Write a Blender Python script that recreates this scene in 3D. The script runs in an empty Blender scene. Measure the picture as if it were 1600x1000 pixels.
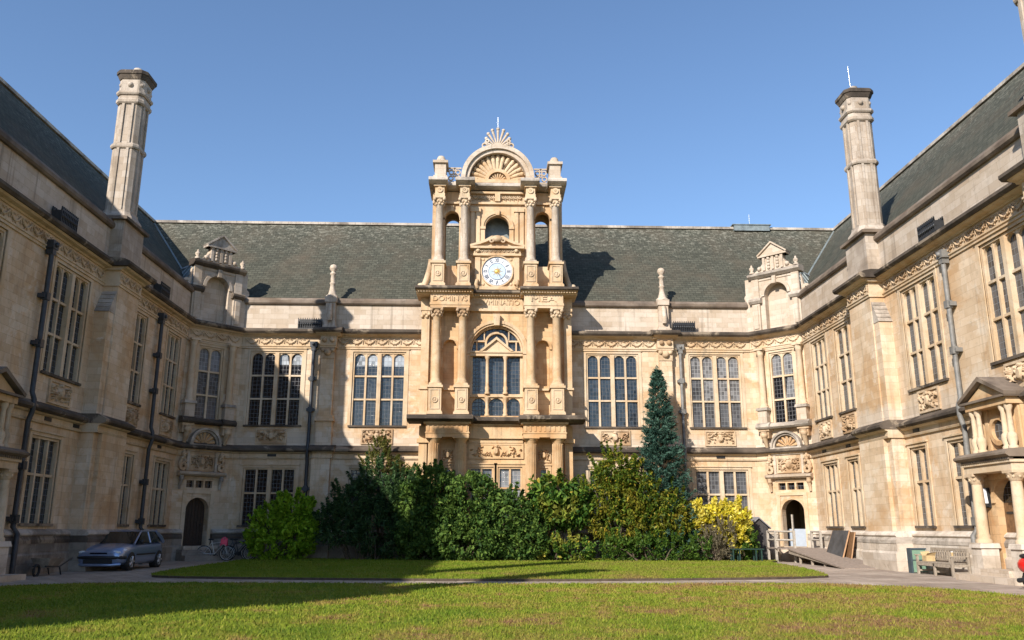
import bpy, bmesh, math, random
import numpy as np
from mathutils import Vector
random.seed(7); rng = np.random.default_rng(11)
PI = math.pi
scene = bpy.context.scene
C = scene.collection

# ------------------------------------------------------------------ camera, sky, sun, exposure
CAM_Z = 1.5
cam_d = bpy.data.cameras.new('camera'); cam = bpy.data.objects.new('camera', cam_d); C.objects.link(cam)
cam_d.sensor_width = 36.0; cam_d.lens = 36.0 * 1308.28 / 1600.0
cam_d.clip_start = .1; cam_d.clip_end = 3000
_p, _r, _y = .2438, .0022, .0279
fw = Vector((math.sin(_y)*math.cos(_p), math.cos(_y)*math.cos(_p), math.sin(_p)))
rt = Vector((math.cos(_y), -math.sin(_y), 0)); up = rt.cross(fw)
rt2 = rt*math.cos(_r) + up*math.sin(_r); up2 = -rt*math.sin(_r) + up*math.cos(_r)
from mathutils import Matrix
cam.matrix_world = Matrix(((rt2.x, up2.x, -fw.x, 0), (rt2.y, up2.y, -fw.y, 0), (rt2.z, up2.z, -fw.z, CAM_Z), (0, 0, 0, 1)))
scene.camera = cam

SUN_TRAVEL = Vector((.938, 1.41, -1.0)).normalized()
SUN_EL = math.asin(-SUN_TRAVEL.z)
SUN_ROT = math.atan2(-SUN_TRAVEL.x, -SUN_TRAVEL.y)
world = bpy.data.worlds.new('World'); scene.world = world; world.use_nodes = True
wn = world.node_tree.nodes; wl = world.node_tree.links
bg = wn['Background']; sky = wn.new('ShaderNodeTexSky')
sky.sky_type = 'NISHITA'; sky.sun_disc = False
sky.sun_elevation = SUN_EL; sky.sun_rotation = SUN_ROT
sky.altitude = 50; sky.air_density = 1.0; sky.dust_density = .3; sky.ozone_density = 4.0
wl.new(sky.outputs[0], bg.inputs[0]); bg.inputs[1].default_value = .128
sun_d = bpy.data.lights.new('sun', 'SUN'); sun_d.energy = 4.8; sun_d.angle = math.radians(.5); sun_d.color = (1, .92, .82)
sun = bpy.data.objects.new('sun', sun_d); C.objects.link(sun)
sun.location = (-30, -40, 40); sun.rotation_euler = SUN_TRAVEL.to_track_quat('-Z', 'Y').to_euler()
scene.view_settings.view_transform = 'Standard'; scene.view_settings.look = 'None'
scene.view_settings.exposure = .6; scene.view_settings.gamma = 1
scene.cycles.diffuse_bounces = 8; scene.cycles.max_bounces = 12

# ------------------------------------------------------------------ materials
def newmat(name):
    m = bpy.data.materials.new(name); m.use_nodes = True
    nt = m.node_tree; b = nt.nodes['Principled BSDF']
    return m, nt, b
def N(nt, t, **kw):
    n = nt.nodes.new(t)
    for k, v in kw.items():
        if k in n.inputs.keys(): n.inputs[k].default_value = v
        else: setattr(n, k, v)
    return n
def ramp(nt, src, stops):
    r = N(nt, 'ShaderNodeValToRGB'); e = r.color_ramp.elements
    while len(e) < len(stops): e.new(.5)
    for i, (p, c) in enumerate(stops):
        e[i].position = p; e[i].color = c if len(c) == 4 else (*c, 1)
    nt.links.new(src, r.inputs[0]); return r.outputs[0]
def noise(nt, vec, scale, detail=4, rough=.55, dist=0):
    n = N(nt, 'ShaderNodeTexNoise', Scale=scale, Detail=detail, Roughness=rough, Distortion=dist)
    if vec is not None: nt.links.new(vec, n.inputs['Vector'])
    return n.outputs['Fac']
def mix(nt, a, b, f, mode='MIX'):
    m = N(nt, 'ShaderNodeMix', data_type='RGBA', blend_type=mode)
    for s, v in ((6, a), (7, b)):
        if isinstance(v, tuple): m.inputs[s].default_value = (*v, 1) if len(v) == 3 else v
        else: nt.links.new(v, m.inputs[s])
    if isinstance(f, (int, float)): m.inputs[0].default_value = f
    else: nt.links.new(f, m.inputs[0])
    return m.outputs[2]
def math_(nt, op, a, b=None, clamp=False):
    m = N(nt, 'ShaderNodeMath', operation=op, use_clamp=clamp)
    for i, v in enumerate((a, b)):
        if v is None: continue
        if isinstance(v, (int, float)): m.inputs[i].default_value = v
        else: nt.links.new(v, m.inputs[i])
    return m.outputs[0]
def bump(nt, b, h, strength=.3, dist=.02):
    n = N(nt, 'ShaderNodeBump', Strength=strength, Distance=dist)
    nt.links.new(h, n.inputs['Height']); nt.links.new(n.outputs[0], b.inputs['Normal'])

def stone(name, c1, c2, stain=(.30, .17, .075), stain_amt=.55, bw=.62, bh=.27, pale=None, dirt=.35, blocks=True, zband=None, streak=.5):
    m, nt, b = newmat(name)
    tc = N(nt, 'ShaderNodeTexCoord'); geo = N(nt, 'ShaderNodeNewGeometry'); pos = geo.outputs['Position']
    base = mix(nt, c1, c2, ramp(nt, noise(nt, pos, .9, 5), [(.35, (0, 0, 0)), (.65, (1, 1, 1))]))
    f1 = ramp(nt, noise(nt, pos, .5, 9, .68, .6), [(.47, (0, 0, 0)), (.60, (1, 1, 1))])
    base = mix(nt, base, stain, math_(nt, 'MULTIPLY', f1, stain_amt))
    if pale:
        f2 = ramp(nt, noise(nt, pos, .7, 8, .68, .5), [(.54, (0, 0, 0)), (.60, (1, 1, 1))])
        base = mix(nt, base, pale, math_(nt, 'MULTIPLY', f2, .7))
    if zband:   # lime-washed band with a ragged edge under the upper windows and above the base
        sep = N(nt, 'ShaderNodeSeparateXYZ'); nt.links.new(pos, sep.inputs[0])
        for (za, zb, col, amt) in zband:
            zz = math_(nt, 'ADD', sep.outputs[2], math_(nt, 'MULTIPLY', math_(nt, 'SUBTRACT', noise(nt, pos, 1.3, 4), .5), 1.5))
            up_ = math_(nt, 'MULTIPLY', math_(nt, 'SUBTRACT', zz, za), 3.0, True)
            dn_ = math_(nt, 'MULTIPLY', math_(nt, 'SUBTRACT', zb, zz), 3.0, True)
            base = mix(nt, base, col, math_(nt, 'MULTIPLY', math_(nt, 'MULTIPLY', up_, dn_), amt))
    h = noise(nt, pos, 14, 6, .7)
    if blocks:
        br = N(nt, 'ShaderNodeTexBrick', Scale=1.0)
        br.inputs['Brick Width'].default_value = bw; br.inputs['Row Height'].default_value = bh
        br.inputs['Mortar Size'].default_value = .006; br.inputs['Mortar Smooth'].default_value = .4
        br.inputs['Color1'].default_value = (.80, .72, .62, 1); br.inputs['Color2'].default_value = (1.13, 1.14, 1.16, 1)
        br.inputs['Mortar'].default_value = (.60, .54, .47, 1); br.inputs['Bias'].default_value = .15
        nt.links.new(tc.outputs['UV'], br.inputs['Vector'])
        base = mix(nt, base, br.outputs['Color'], .62, 'MULTIPLY')
        h = math_(nt, 'SUBTRACT', math_(nt, 'MULTIPLY', h, .5), math_(nt, 'MULTIPLY', br.outputs['Fac'], .8))
    # soot streaks that run down, and fine grain
    mp = N(nt, 'ShaderNodeMapping'); mp.inputs['Scale'].default_value = (3.0, 3.0, .13); nt.links.new(pos, mp.inputs[0])
    st = ramp(nt, noise(nt, mp.outputs[0], 1.1, 5, .65), [(.56, (0, 0, 0)), (.68, (1, 1, 1))])
    base = mix(nt, base, (.13, .105, .08), math_(nt, 'MULTIPLY', st, streak * .6))
    d = ramp(nt, noise(nt, pos, 3.2, 10, .8), [(.53, (0, 0, 0)), (.70, (1, 1, 1))])
    base = mix(nt, base, (.15, .12, .085), math_(nt, 'MULTIPLY', d, dirt))
    nt.links.new(base, b.inputs['Base Color'])
    b.inputs['Roughness'].default_value = .92; b.inputs['Specular IOR Level'].default_value = .2
    bump(nt, b, h, .35, .02)
    return m
M = {}
PALE = (.56, .485, .40)
M['ashlar'] = stone('cream_ashlar', (.53, .40, .27), (.61, .485, .35), (.49, .30, .145), .62, pale=(.62, .53, .42),
                    zband=[(5.1, 6.3, PALE, .75), (.0, 1.6, (.53, .465, .385), .6)], streak=.45)
M['parapet'] = stone('pale_ashlar', (.46, .385, .305), (.53, .455, .375), (.41, .32, .23), .5, dirt=.4, streak=.8)
M['trim'] = stone('dressed_stone', (.54, .42, .285), (.61, .495, .365), (.47, .30, .15), .55, blocks=False, dirt=.45, streak=.6)
M['tower'] = stone('honey_dressed_stone', (.53, .385, .24), (.60, .465, .315), (.45, .26, .115), .65, blocks=False, dirt=.5, streak=.65)
M['golden'] = stone('golden_stone', (.53, .35, .19), (.58, .42, .255), (.45, .245, .105), .7, blocks=False, dirt=.4, streak=.6)
M['golden_wall'] = stone('golden_ashlar', (.52, .345, .185), (.58, .42, .255), (.45, .245, .105), .7, dirt=.4, streak=.6)
M['ledge'] = stone('sooty_ledge', (.055, .044, .036), (.135, .108, .085), (.04, .033, .027), .5, blocks=False, dirt=.45, pale=(.33, .265, .195))
M['coping'] = stone('brown_coping', (.13, .10, .078), (.23, .185, .145), (.07, .056, .045), .55, bw=1.1, bh=2, dirt=.5)
M['carved'] = stone('carved_stone', (.52, .39, .255), (.59, .465, .33), (.30, .18, .09), .75, blocks=False, dirt=.6, streak=.5)
M['dirty'] = stone('weathered_pale_stone', (.36, .31, .26), (.54, .48, .41), (.13, .11, .09), .75, blocks=False, dirt=.6)
M['chimney'] = stone('grey_weathered_ashlar', (.38, .32, .26), (.47, .405, .335), (.25, .20, .155), .6, bw=.5, bh=.3, dirt=.45, streak=.8)
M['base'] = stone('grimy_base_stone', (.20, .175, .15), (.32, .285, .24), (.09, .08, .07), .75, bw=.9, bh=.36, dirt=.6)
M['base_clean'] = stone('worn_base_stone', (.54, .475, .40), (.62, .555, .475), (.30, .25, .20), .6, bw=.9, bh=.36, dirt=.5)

def slate():
    m, nt, b = newmat('green_slate')
    tc = N(nt, 'ShaderNodeTexCoord'); pos = N(nt, 'ShaderNodeNewGeometry').outputs['Position']
    br = N(nt, 'ShaderNodeTexBrick', Scale=1.0)
    br.inputs['Brick Width'].default_value = .32; br.inputs['Row Height'].default_value = .19
    br.inputs['Mortar Size'].default_value = .012; br.inputs['Mortar Smooth'].default_value = .2
    br.inputs['Color1'].default_value = (.058, .060, .047, 1); br.inputs['Color2'].default_value = (.092, .093, .072, 1)
    br.inputs['Mortar'].default_value = (.036, .036, .03, 1)
    nt.links.new(tc.outputs['UV'], br.inputs['Vector'])
    c = mix(nt, br.outputs['Color'], (.105, .085, .062), ramp(nt, noise(nt, pos, .5, 6, .6), [(.45, (0, 0, 0)), (.75, (.7, .7, .7))]))
    mp = N(nt, 'ShaderNodeMapping'); mp.inputs['Scale'].default_value = (1.6, 1.6, 2.6); nt.links.new(pos, mp.inputs[0])
    lich = noise(nt, mp.outputs[0], 2.6, 6, .75)
    sep = N(nt, 'ShaderNodeSeparateXYZ'); nt.links.new(pos, sep.inputs[0])
    hi = math_(nt, 'MULTIPLY', math_(nt, 'SUBTRACT', sep.outputs[2], 16.4), .035)
    lf = ramp(nt, math_(nt, 'ADD', lich, hi), [(.60, (0, 0, 0)), (.68, (1, 1, 1))])
    c = mix(nt, c, (.27, .26, .21), math_(nt, 'MULTIPLY', lf, .55))
    nt.links.new(c, b.inputs['Base Color']); b.inputs['Roughness'].default_value = .9; b.inputs['Specular IOR Level'].default_value = .1
    bump(nt, b, math_(nt, 'ADD', math_(nt, 'MULTIPLY', br.outputs['Fac'], -1.0), noise(nt, pos, 8, 4)), .6, .03)
    return m
M['slate'] = slate()
def simple(name, col, rough=.6, metal=0, var=.25, scale=6, spec=.5):
    m, nt, b = newmat(name); pos = N(nt, 'ShaderNodeNewGeometry').outputs['Position']
    dk = tuple(c*(1-var) for c in col); lt = tuple(min(1, c*(1+var)) for c in col)
    c = mix(nt, dk, lt, ramp(nt, noise(nt, pos, scale, 6, .65), [(.3, (0, 0, 0)), (.7, (1, 1, 1))]))
    nt.links.new(c, b.inputs['Base Color']); b.inputs['Roughness'].default_value = rough; b.inputs['Metallic'].default_value = metal
    b.inputs['Specular IOR Level'].default_value = spec
    return m
M['lead'] = simple('grey_lead', (.20, .23, .23), .45, .2, .35, 3)
M['lead_top'] = simple('bright_lead_ridge', (.50, .54, .58), .4, .3)
M['iron'] = simple('black_iron', (.018, .02, .023), .5, 0, .4)
M['pipe'] = simple('dark_cast_iron', (.032, .036, .043), .5, 0, .4, 4)
M['pipe_grey'] = simple('grey_lead_pipe', (.17, .165, .155), .6, 0, .4, 3)
M['door'] = simple('dark_oak', (.035, .02, .012), .6, 0, .4, 9)
M['oak'] = simple('brown_oak', (.16, .085, .04), .55, 0, .4, 9)
M['void'] = simple('unlit_interior', (.012, .010, .009), .9, 0, .2)
M['room'] = simple('hall_plaster', (.17, .11, .05), .9, 0, .2)
M['white'] = simple('white_enamel', (.78, .79, .80), .4, 0, .03)
M['gate'] = simple('grey_blue_gate_paint', (.36, .41, .48), .5, 0, .1)
M['clock_blue'] = simple('clock_blue', (.42, .52, .64), .4, 0, .1)
M['gold'] = simple('gilding', (.75, .48, .12), .35, .6, .1)
M['clock_ink'] = simple('clock_ink', (.06, .08, .13), .5)
M['old_wood'] = simple('weathered_teak', (.30, .25, .195), .8, 0, .35, 12)
M['deck'] = simple('grey_deck_boards', (.25, .20, .165), .85, 0, .3, 10)
M['rail'] = simple('weathered_rail_timber', (.36, .32, .27), .8, 0, .3, 12)
M['greenpaint'] = simple('dark_green_paint', (.012, .04, .032), .5, 0, .25)
M['bin'] = simple('sage_green_metal', (.17, .28, .20), .5, 0, .15)
M['bin_dark'] = simple('slate_blue_metal', (.05, .07, .085), .5, 0, .2)
M['card'] = simple('tan_cardboard', (.45, .33, .17), .9, 0, .2)
M['board'] = simple('slate_faced_board', (.055, .055, .058), .6, 0, .5, 2.5)
M['ply'] = simple('plywood_edge', (.40, .23, .12), .8, 0, .2)
M['tar'] = simple('dark_shed_boards', (.05, .045, .045), .8, 0, .4, 7)
M['shedroof'] = simple('grey_felt', (.20, .20, .21), .85, 0, .25)
M['rubber'] = simple('tyre_rubber', (.018, .018, .018), .85)
M['alloy'] = simple('silver_wheel_trim', (.52, .53, .55), .35, .6, .08)
M['plastic'] = simple('black_plastic', (.015, .016, .018), .55)
M['cloth'] = simple('pink_cloth', (.80, .10, .16), .9, 0, .15)
M['red'] = simple('red_enamel', (.70, .015, .015), .3, 0, .1)
M['chrome'] = simple('steel', (.55, .56, .58), .3, .8, .1)
M['bark'] = simple('bark', (.085, .06, .04), .9, 0, .4, 14)
M['paper'] = simple('paper_sheet', (.75, .76, .78), .8, 0, .03)
M['lamp'] = simple('opal_lamp_glass', (.72, .74, .78), .25, 0, .03)
def glass(name, dark, lead, bw=.17, bh=.21, mort=.013, rough=.09, pale_reflection=None):
    m, nt, b = newmat(name); tc = N(nt, 'ShaderNodeTexCoord'); pos = N(nt, 'ShaderNodeNewGeometry').outputs['Position']
    br = N(nt, 'ShaderNodeTexBrick', Scale=1.0); br.offset = 0
    br.inputs['Brick Width'].default_value = bw; br.inputs['Row Height'].default_value = bh
    br.inputs['Mortar Size'].default_value = mort; br.inputs['Mortar Smooth'].default_value = .3
    br.inputs['Color1'].default_value = (*[c*.55 for c in dark], 1); br.inputs['Color2'].default_value = (*[c*1.6 for c in dark], 1)
    br.inputs['Mortar'].default_value = (*lead, 1)
    nt.links.new(tc.outputs['UV'], br.inputs['Vector'])
    c = mix(nt, br.outputs['Color'], (dark[0]*1.8, dark[1]*1.9, dark[2]*2), ramp(nt, noise(nt, pos, .8, 3), [(.45, (0, 0, 0)), (.7, (.6, .6, .6))]))
    nt.links.new(c, b.inputs['Base Color'])
    r = math_(nt, 'ADD', math_(nt, 'MULTIPLY', br.outputs['Fac'], .5), rough); nt.links.new(r, b.inputs['Roughness'])
    b.inputs['Specular IOR Level'].default_value = .6
    bump(nt, b, math_(nt, 'ADD', math_(nt, 'MULTIPLY', br.outputs['Fac'], .6), noise(nt, pos, 5.5, 3)), .45, .03)
    return m
M['glass'] = glass('blue_black_leaded_glass', (.020, .027, .036), (.075, .085, .10))
M['glass_black'] = glass('black_leaded_glass', (.008, .008, .010), (.09, .09, .095))
M['glass_pale'] = glass('pale_leaded_glass', (.13, .13, .135), (.30, .30, .30))  # lighter grey pane colour for some lights
M['glass_mid'] = glass('grey_leaded_glass', (.06, .062, .068), (.16, .165, .17))
M['pale_reflection'] = glass('sky_reflection_leaded_glass', (.27, .29, .31), (.16, .17, .19))  # pale base colour painted to stand for reflected sky
def carglass():
    m, nt, b = newmat('car_glass'); b.inputs['Base Color'].default_value = (.015, .02, .02, 1); b.inputs['Roughness'].default_value = .04; return m
M['carglass'] = carglass()
def carpaint():
    m, nt, b = newmat('silver_blue_paint'); b.inputs['Base Color'].default_value = (.26, .34, .52, 1)
    b.inputs['Metallic'].default_value = .55; b.inputs['Roughness'].default_value = .28; b.inputs['Coat Weight'].default_value = .8; b.inputs['Coat Roughness'].default_value = .05
    return m
M['carpaint'] = carpaint()
M['headlamp'] = simple('headlamp_lens', (.70, .73, .76), .12, 0, .03)
M['plate'] = simple('number_plate_white', (.75, .75, .72), .4, 0, .03)

def grassmat():
    m, nt, b = newmat('lawn_grass'); geo = N(nt, 'ShaderNodeNewGeometry'); pos = geo.outputs['Position']
    f = noise(nt, pos, .55, 6, .62); f2 = noise(nt, pos, 2.3, 5, .7)
    sx = N(nt, 'ShaderNodeSeparateXYZ'); nt.links.new(pos, sx.inputs[0])
    s = math_(nt, 'ADD', math_(nt, 'ADD', math_(nt, 'MULTIPLY', f, .6), math_(nt, 'MULTIPLY', f2, .4)), math_(nt, 'MULTIPLY', math_(nt, 'SUBTRACT', math_(nt, 'MULTIPLY', math_(nt, 'ADD', sx.outputs[0], 6), .08, True), .5), .09))
    c = ramp(nt, s, [(.38, (.115, .18, .014)), (.49, (.18, .22, .019)), (.555, (.245, .20, .042)), (.61, (.25, .145, .068))])
    r = geo.outputs['Random Per Island']
    c = mix(nt, c, (.33, .31, .06), ramp(nt, r, [(.66, (0, 0, 0)), (1, (.7, .7, .7))]))
    sep = N(nt, 'ShaderNodeSeparateXYZ'); nt.links.new(pos, sep.inputs[0])
    far = math_(nt, 'MULTIPLY', math_(nt, 'SUBTRACT', sep.outputs[1], 22), .12, True)
    c = mix(nt, c, (.12, .18, .012), math_(nt, 'MULTIPLY', far, .55))
    nt.links.new(c, b.inputs['Base Color']); b.inputs['Roughness'].default_value = .85; b.inputs['Specular IOR Level'].default_value = .15
    bump(nt, b, noise(nt, pos, 30, 5, .8), .8, .04)
    return m
M['grass'] = grassmat()
def paving(name, c1, c2, flag):
    m, nt, b = newmat(name); pos = N(nt, 'ShaderNodeNewGeometry').outputs['Position']
    c = mix(nt, c1, c2, ramp(nt, noise(nt, pos, .7, 7, .65), [(.35, (0, 0, 0)), (.65, (1, 1, 1))]))
    br = N(nt, 'ShaderNodeTexBrick', Scale=1.0)
    br.inputs['Brick Width'].default_value = flag; br.inputs['Row Height'].default_value = flag*.7; br.inputs['Mortar Size'].default_value = .025
    br.inputs['Color1'].default_value = (.72, .70, .68, 1); br.inputs['Color2'].default_value = (1.2, 1.2, 1.2, 1); br.inputs['Mortar'].default_value = (.4, .4, .36, 1)
    nt.links.new(pos, br.inputs['Vector'])
    c = mix(nt, c, br.outputs['Color'], .8, 'MULTIPLY')
    c = mix(nt, c, (.10, .09, .07), ramp(nt, noise(nt, pos, 5, 8, .8), [(.55, (0, 0, 0)), (.8, (.6, .6, .6))]))
    nt.links.new(c, b.inputs['Base Color']); b.inputs['Roughness'].default_value = .9
    bump(nt, b, noise(nt, pos, 22, 5), .3, .01)
    return m
M['paving'] = paving('york_stone_flags', (.27, .21, .17), (.42, .35, .29), 1.1)
M['gravel'] = paving('worn_gravel_path', (.32, .26, .205), (.42, .35, .275), .6)
M['earth'] = simple('bare_soil', (.07, .05, .035), .95, 0, .4, 6)

def leafmat(name, stops, trans=.25, gloss=.45):
    m, nt, b = newmat(name); geo = N(nt, 'ShaderNodeNewGeometry')
    c = ramp(nt, geo.outputs['Random Per Island'], stops)
    f = noise(nt, geo.outputs['Position'], 1.1, 4)
    c = mix(nt, c, tuple(x*1.25 for x in stops[-1][1]), ramp(nt, f, [(.5, (0, 0, 0)), (.75, (.55, .55, .55))]))
    nt.links.new(c, b.inputs['Base Color']); b.inputs['Roughness'].default_value = gloss; b.inputs['Specular IOR Level'].default_value = .12
    tr = N(nt, 'ShaderNodeBsdfTranslucent'); nt.links.new(c, tr.inputs[0])
    mx = N(nt, 'ShaderNodeMixShader'); mx.inputs[0].default_value = trans
    nt.links.new(b.outputs[0], mx.inputs[1]); nt.links.new(tr.outputs[0], mx.inputs[2])
    nt.links.new(mx.outputs[0], nt.nodes['Material Output'].inputs[0])
    return m
M['leaf_lime'] = leafmat('lime_leaves', [(0, (.10, .19, .012)), (.5, (.20, .36, .02)), (1, (.34, .50, .04))], .35)
M['leaf_dark'] = leafmat('dark_leaves', [(0, (.017, .042, .017)), (.6, (.042, .09, .032)), (1, (.085, .145, .05))])
M['leaf_laurel'] = leafmat('laurel_leaves', [(0, (.018, .045, .012)), (.55, (.055, .115, .022)), (1, (.14, .21, .04))], .2, .65)
M['leaf_fatsia'] = leafmat('broad_green_leaves', [(0, (.02, .06, .012)), (.6, (.06, .13, .02)), (.93, (.16, .25, .035)), (1, (.45, .34, .05))], .25, .55)
M['leaf_olive'] = leafmat('autumn_olive_leaves', [(0, (.035, .065, .010)), (.6, (.085, .14, .016)), (.86, (.18, .20, .022)), (1, (.34, .24, .03))])
M['leaf_spruce'] = leafmat('blue_green_needles', [(0, (.014, .040, .032)), (.6, (.035, .085, .062)), (1, (.08, .15, .11))], .1, .5)
M['leaf_yellow'] = leafmat('golden_leaves', [(0, (.22, .24, .02)), (.35, (.55, .46, .03)), (.8, (.74, .62, .06)), (1, (.82, .75, .25))], .3)
M['leaf_grey'] = leafmat('grey_brown_twiggy_leaves', [(0, (.08, .07, .045)), (.6, (.17, .145, .09)), (1, (.26, .22, .15))])
M['leaf_green'] = leafmat('fresh_green_leaves', [(0, (.02, .055, .01)), (.6, (.055, .115, .018)), (1, (.11, .17, .025))])
M['leaf_wispy'] = leafmat('wispy_twig_leaves', [(0, (.05, .07, .015)), (.6, (.11, .12, .025)), (1, (.19, .16, .05))], .3)

# ------------------------------------------------------------------ mesh helpers
class Frame:
    def __init__(s, o, u, n): s.o = Vector((o[0], o[1], 0)); s.u = Vector((u[0], u[1], 0)); s.n = Vector((n[0], n[1], 0))
    def __call__(s, u, o, z): return s.o + s.u*u + s.n*o + Vector((0, 0, z))
XL, XR, D = -14.947, 15.878, 43.0
q = 2**-.5; CH = 2.1
W0 = Frame((0, 0), (1, 0), (0, 1))                      # plain world frame (u = x, o = y)
BACK = Frame((0, D), (1, 0), (0, -1))
LEFT = Frame((XL, 0), (0, 1), (1, 0))
RIGHT = Frame((XR, 0), (0, 1), (-1, 0))
CANTL = Frame((XL, D-CH), (q, q), (q, -q))
CANTR = Frame((XR-CH, D), (q, -q), (-q, -q))

class MB:
    def __init__(s): s.v = []; s.f = []; s.sm = []
    def add(s, vs, fs, smooth=False):
        n = len(s.v); s.v += [tuple(p) for p in vs]
        s.f += [tuple(i+n for i in f) for f in fs]; s.sm += [smooth]*len(fs); return s
    def box(s, F, u0, u1, o0, o1, z0, z1, tz=0, tu=0):   # tu/tz: taper of the top in u and o
        p = [F(u0, o0, z0), F(u1, o0, z0), F(u1, o1, z0), F(u0, o1, z0), F(u0+tu, o0+tz, z1), F(u1-tu, o0+tz, z1), F(u1-tu, o1-tz, z1), F(u0+tu, o1-tz, z1)]
        return s.add(p, [(3, 2, 1, 0), (4, 5, 6, 7), (0, 1, 5, 4), (1, 2, 6, 5), (2, 3, 7, 6), (3, 0, 4, 7)])
    def quad(s, *p): return s.add(p, [tuple(range(len(p)))])
    def prism(s, F, poly, o0, o1):                        # poly in (u, z), extruded along o
        n = len(poly); p = [F(a, o0, b) for a, b in poly] + [F(a, o1, b) for a, b in poly]
        return s.add(p, [tuple(range(n)), tuple(range(2*n-1, n-1, -1))] + [(i, (i+1) % n, n+(i+1) % n, n+i) for i in range(n)])
    def prof(s, F, u0, u1, poly, m0=0, m1=0):             # poly in (o, z), extruded along u; m0/m1 mitre factors
        n = len(poly); p = [F(u0+m0*a, a, b) for a, b in poly] + [F(u1+m1*a, a, b) for a, b in poly]
        return s.add(p, [tuple(range(n)), tuple(range(2*n-1, n-1, -1))] + [(i, (i+1) % n, n+(i+1) % n, n+i) for i in range(n)])
    def lathe(s, c, pr, seg=14, smooth=True, rot=0):
        c = Vector(c); vs = []; fs = []
        for r, z in pr:
            for k in range(seg):
                a = 2*PI*k/seg + rot; vs.append(c + Vector((r*math.cos(a), r*math.sin(a), z)))
        for j in range(len(pr)-1):
            for k in range(seg):
                k2 = (k+1) % seg; fs.append((j*seg+k, j*seg+k2, (j+1)*seg+k2, (j+1)*seg+k))
        s.add(vs, fs, smooth)
        s.add(vs[:seg], [tuple(range(seg-1, -1, -1))]); s.add(vs[-seg:], [tuple(range(seg))]); return s
    def tube(s, pts, r, seg=6, smooth=True, r1=None):
        pts = [Vector(p) for p in pts]; n = len(pts); vs = []; fs = []
        for i, p in enumerate(pts):
            t = (pts[min(i+1, n-1)] - pts[max(i-1, 0)]).normalized()
            a = t.cross(Vector((0, 0, 1)) if abs(t.z) < .9 else Vector((1, 0, 0))).normalized(); b = t.cross(a)
            rr = r if r1 is None else r + (r1-r)*i/(n-1)
            for k in range(seg):
                an = 2*PI*k/seg; vs.append(p + a*(rr*math.cos(an)) + b*(rr*math.sin(an)))
        for i in range(n-1):
            for k in range(seg):
                k2 = (k+1) % seg; fs.append((i*seg+k, i*seg+k2, (i+1)*seg+k2, (i+1)*seg+k))
        s.add(vs, fs, smooth); s.add(vs[:seg], [tuple(range(seg))]); s.add(vs[-seg:], [tuple(range(seg))]); return s
    def ball(s, c, r, sx=1, sy=1, sz=1, seg=10):
        c = Vector(c); vs = []; fs = []; rings = seg//2
        for j in range(rings+1):
            th = PI*j/rings
            for k in range(seg):
                a = 2*PI*k/seg; vs.append(c + Vector((r*sx*math.sin(th)*math.cos(a), r*sy*math.sin(th)*math.sin(a), r*sz*math.cos(th))))
        for j in range(rings):
            for k in range(seg):
                k2 = (k+1) % seg; fs.append((j*seg+k, (j+1)*seg+k, (j+1)*seg+k2, j*seg+k2))
        return s.add(vs, fs, True)
    def arc(s, F, cu, cz, r0, r1, o0, o1, a0=0, a1=PI, seg=20):   # ring sector with thickness
        vs = []; fs = []
        for i in range(seg+1):
            a = a0 + (a1-a0)*i/seg; cs, sn = math.cos(a), math.sin(a)
            vs += [F(cu+r0*cs, o0, cz+r0*sn), F(cu+r1*cs, o0, cz+r1*sn), F(cu+r1*cs, o1, cz+r1*sn), F(cu+r0*cs, o1, cz+r0*sn)]
        for i in range(seg):
            b = i*4
            for k in range(4): fs.append((b+k, b+(k+1) % 4, b+4+(k+1) % 4, b+4+k))
        fs += [(0, 1, 2, 3), tuple(seg*4+k for k in (3, 2, 1, 0))]
        return s.add(vs, fs)
    def archfill(s, F, u0, u1, zs, z1, o0, o1, seg=10):   # the two spandrels above a round arch
        cu = (u0+u1)/2; r = (u1-u0)/2
        for sgn in (-1, 1):
            arcp = [(cu + sgn*r*math.cos(PI/2*i/seg), zs + r*math.sin(PI/2*i/seg)) for i in range(seg+1)]
            for i in range(seg):
                a, b = arcp[i], arcp[i+1]
                s.prism(F, [a, b, (b[0], z1), (a[0], z1)], o0, o1)
        return s
    def build(s, name, mat, parent=None, uv=True):
        me = bpy.data.meshes.new(name)
        off = Vector((0, 0, 0)); pp = parent
        while pp: off += pp.location; pp = pp.parent
        vs = np.array(s.v, dtype=np.float32) - np.array(off, dtype=np.float32)
        me.from_pydata(vs.tolist(), [], s.f)
        me.polygons.foreach_set('use_smooth', s.sm); me.materials.append(mat); me.update()
        if uv: box_uv(me, np.array(s.v, dtype=np.float64))
        o = bpy.data.objects.new(name, me); C.objects.link(o)
        if parent: o.parent = parent
        return o
def box_uv(me, wv):
    nl = len(me.loops); npo = len(me.polygons)
    vi = np.zeros(nl, int); me.loops.foreach_get('vertex_index', vi)
    lt = np.zeros(npo, int); me.polygons.foreach_get('loop_total', lt)
    nr = np.zeros(npo*3); me.polygons.foreach_get('normal', nr); nr = nr.reshape(-1, 3)
    t = np.stack([-nr[:, 1], nr[:, 0], np.zeros(npo)], 1); ln = np.linalg.norm(t, axis=1)
    flat = ln < .05; t[flat] = (1, 0, 0); ln[flat] = 1; t /= ln[:, None]
    b = np.cross(nr, t)
    pi = np.repeat(np.arange(npo), lt); p = wv[vi]
    uv = np.stack([(p*t[pi]).sum(1), (p*b[pi]).sum(1)], 1)
    me.uv_layers.new(name='UVMap').data.foreach_set('uv', uv.astype(np.float32).ravel())
def thing(name, label, cat, loc=(0, 0, 0), group=None):
    o = bpy.data.objects.new(name, None); C.objects.link(o); o.location = loc; o.empty_display_size = .3
    return tag(o, label, cat, group)
def tag(o, label, cat, group=None):
    o['label'] = label; o['category'] = cat
    if group: o['group'] = group
    return o
def structure(o): o['kind'] = 'structure'; return o

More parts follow.
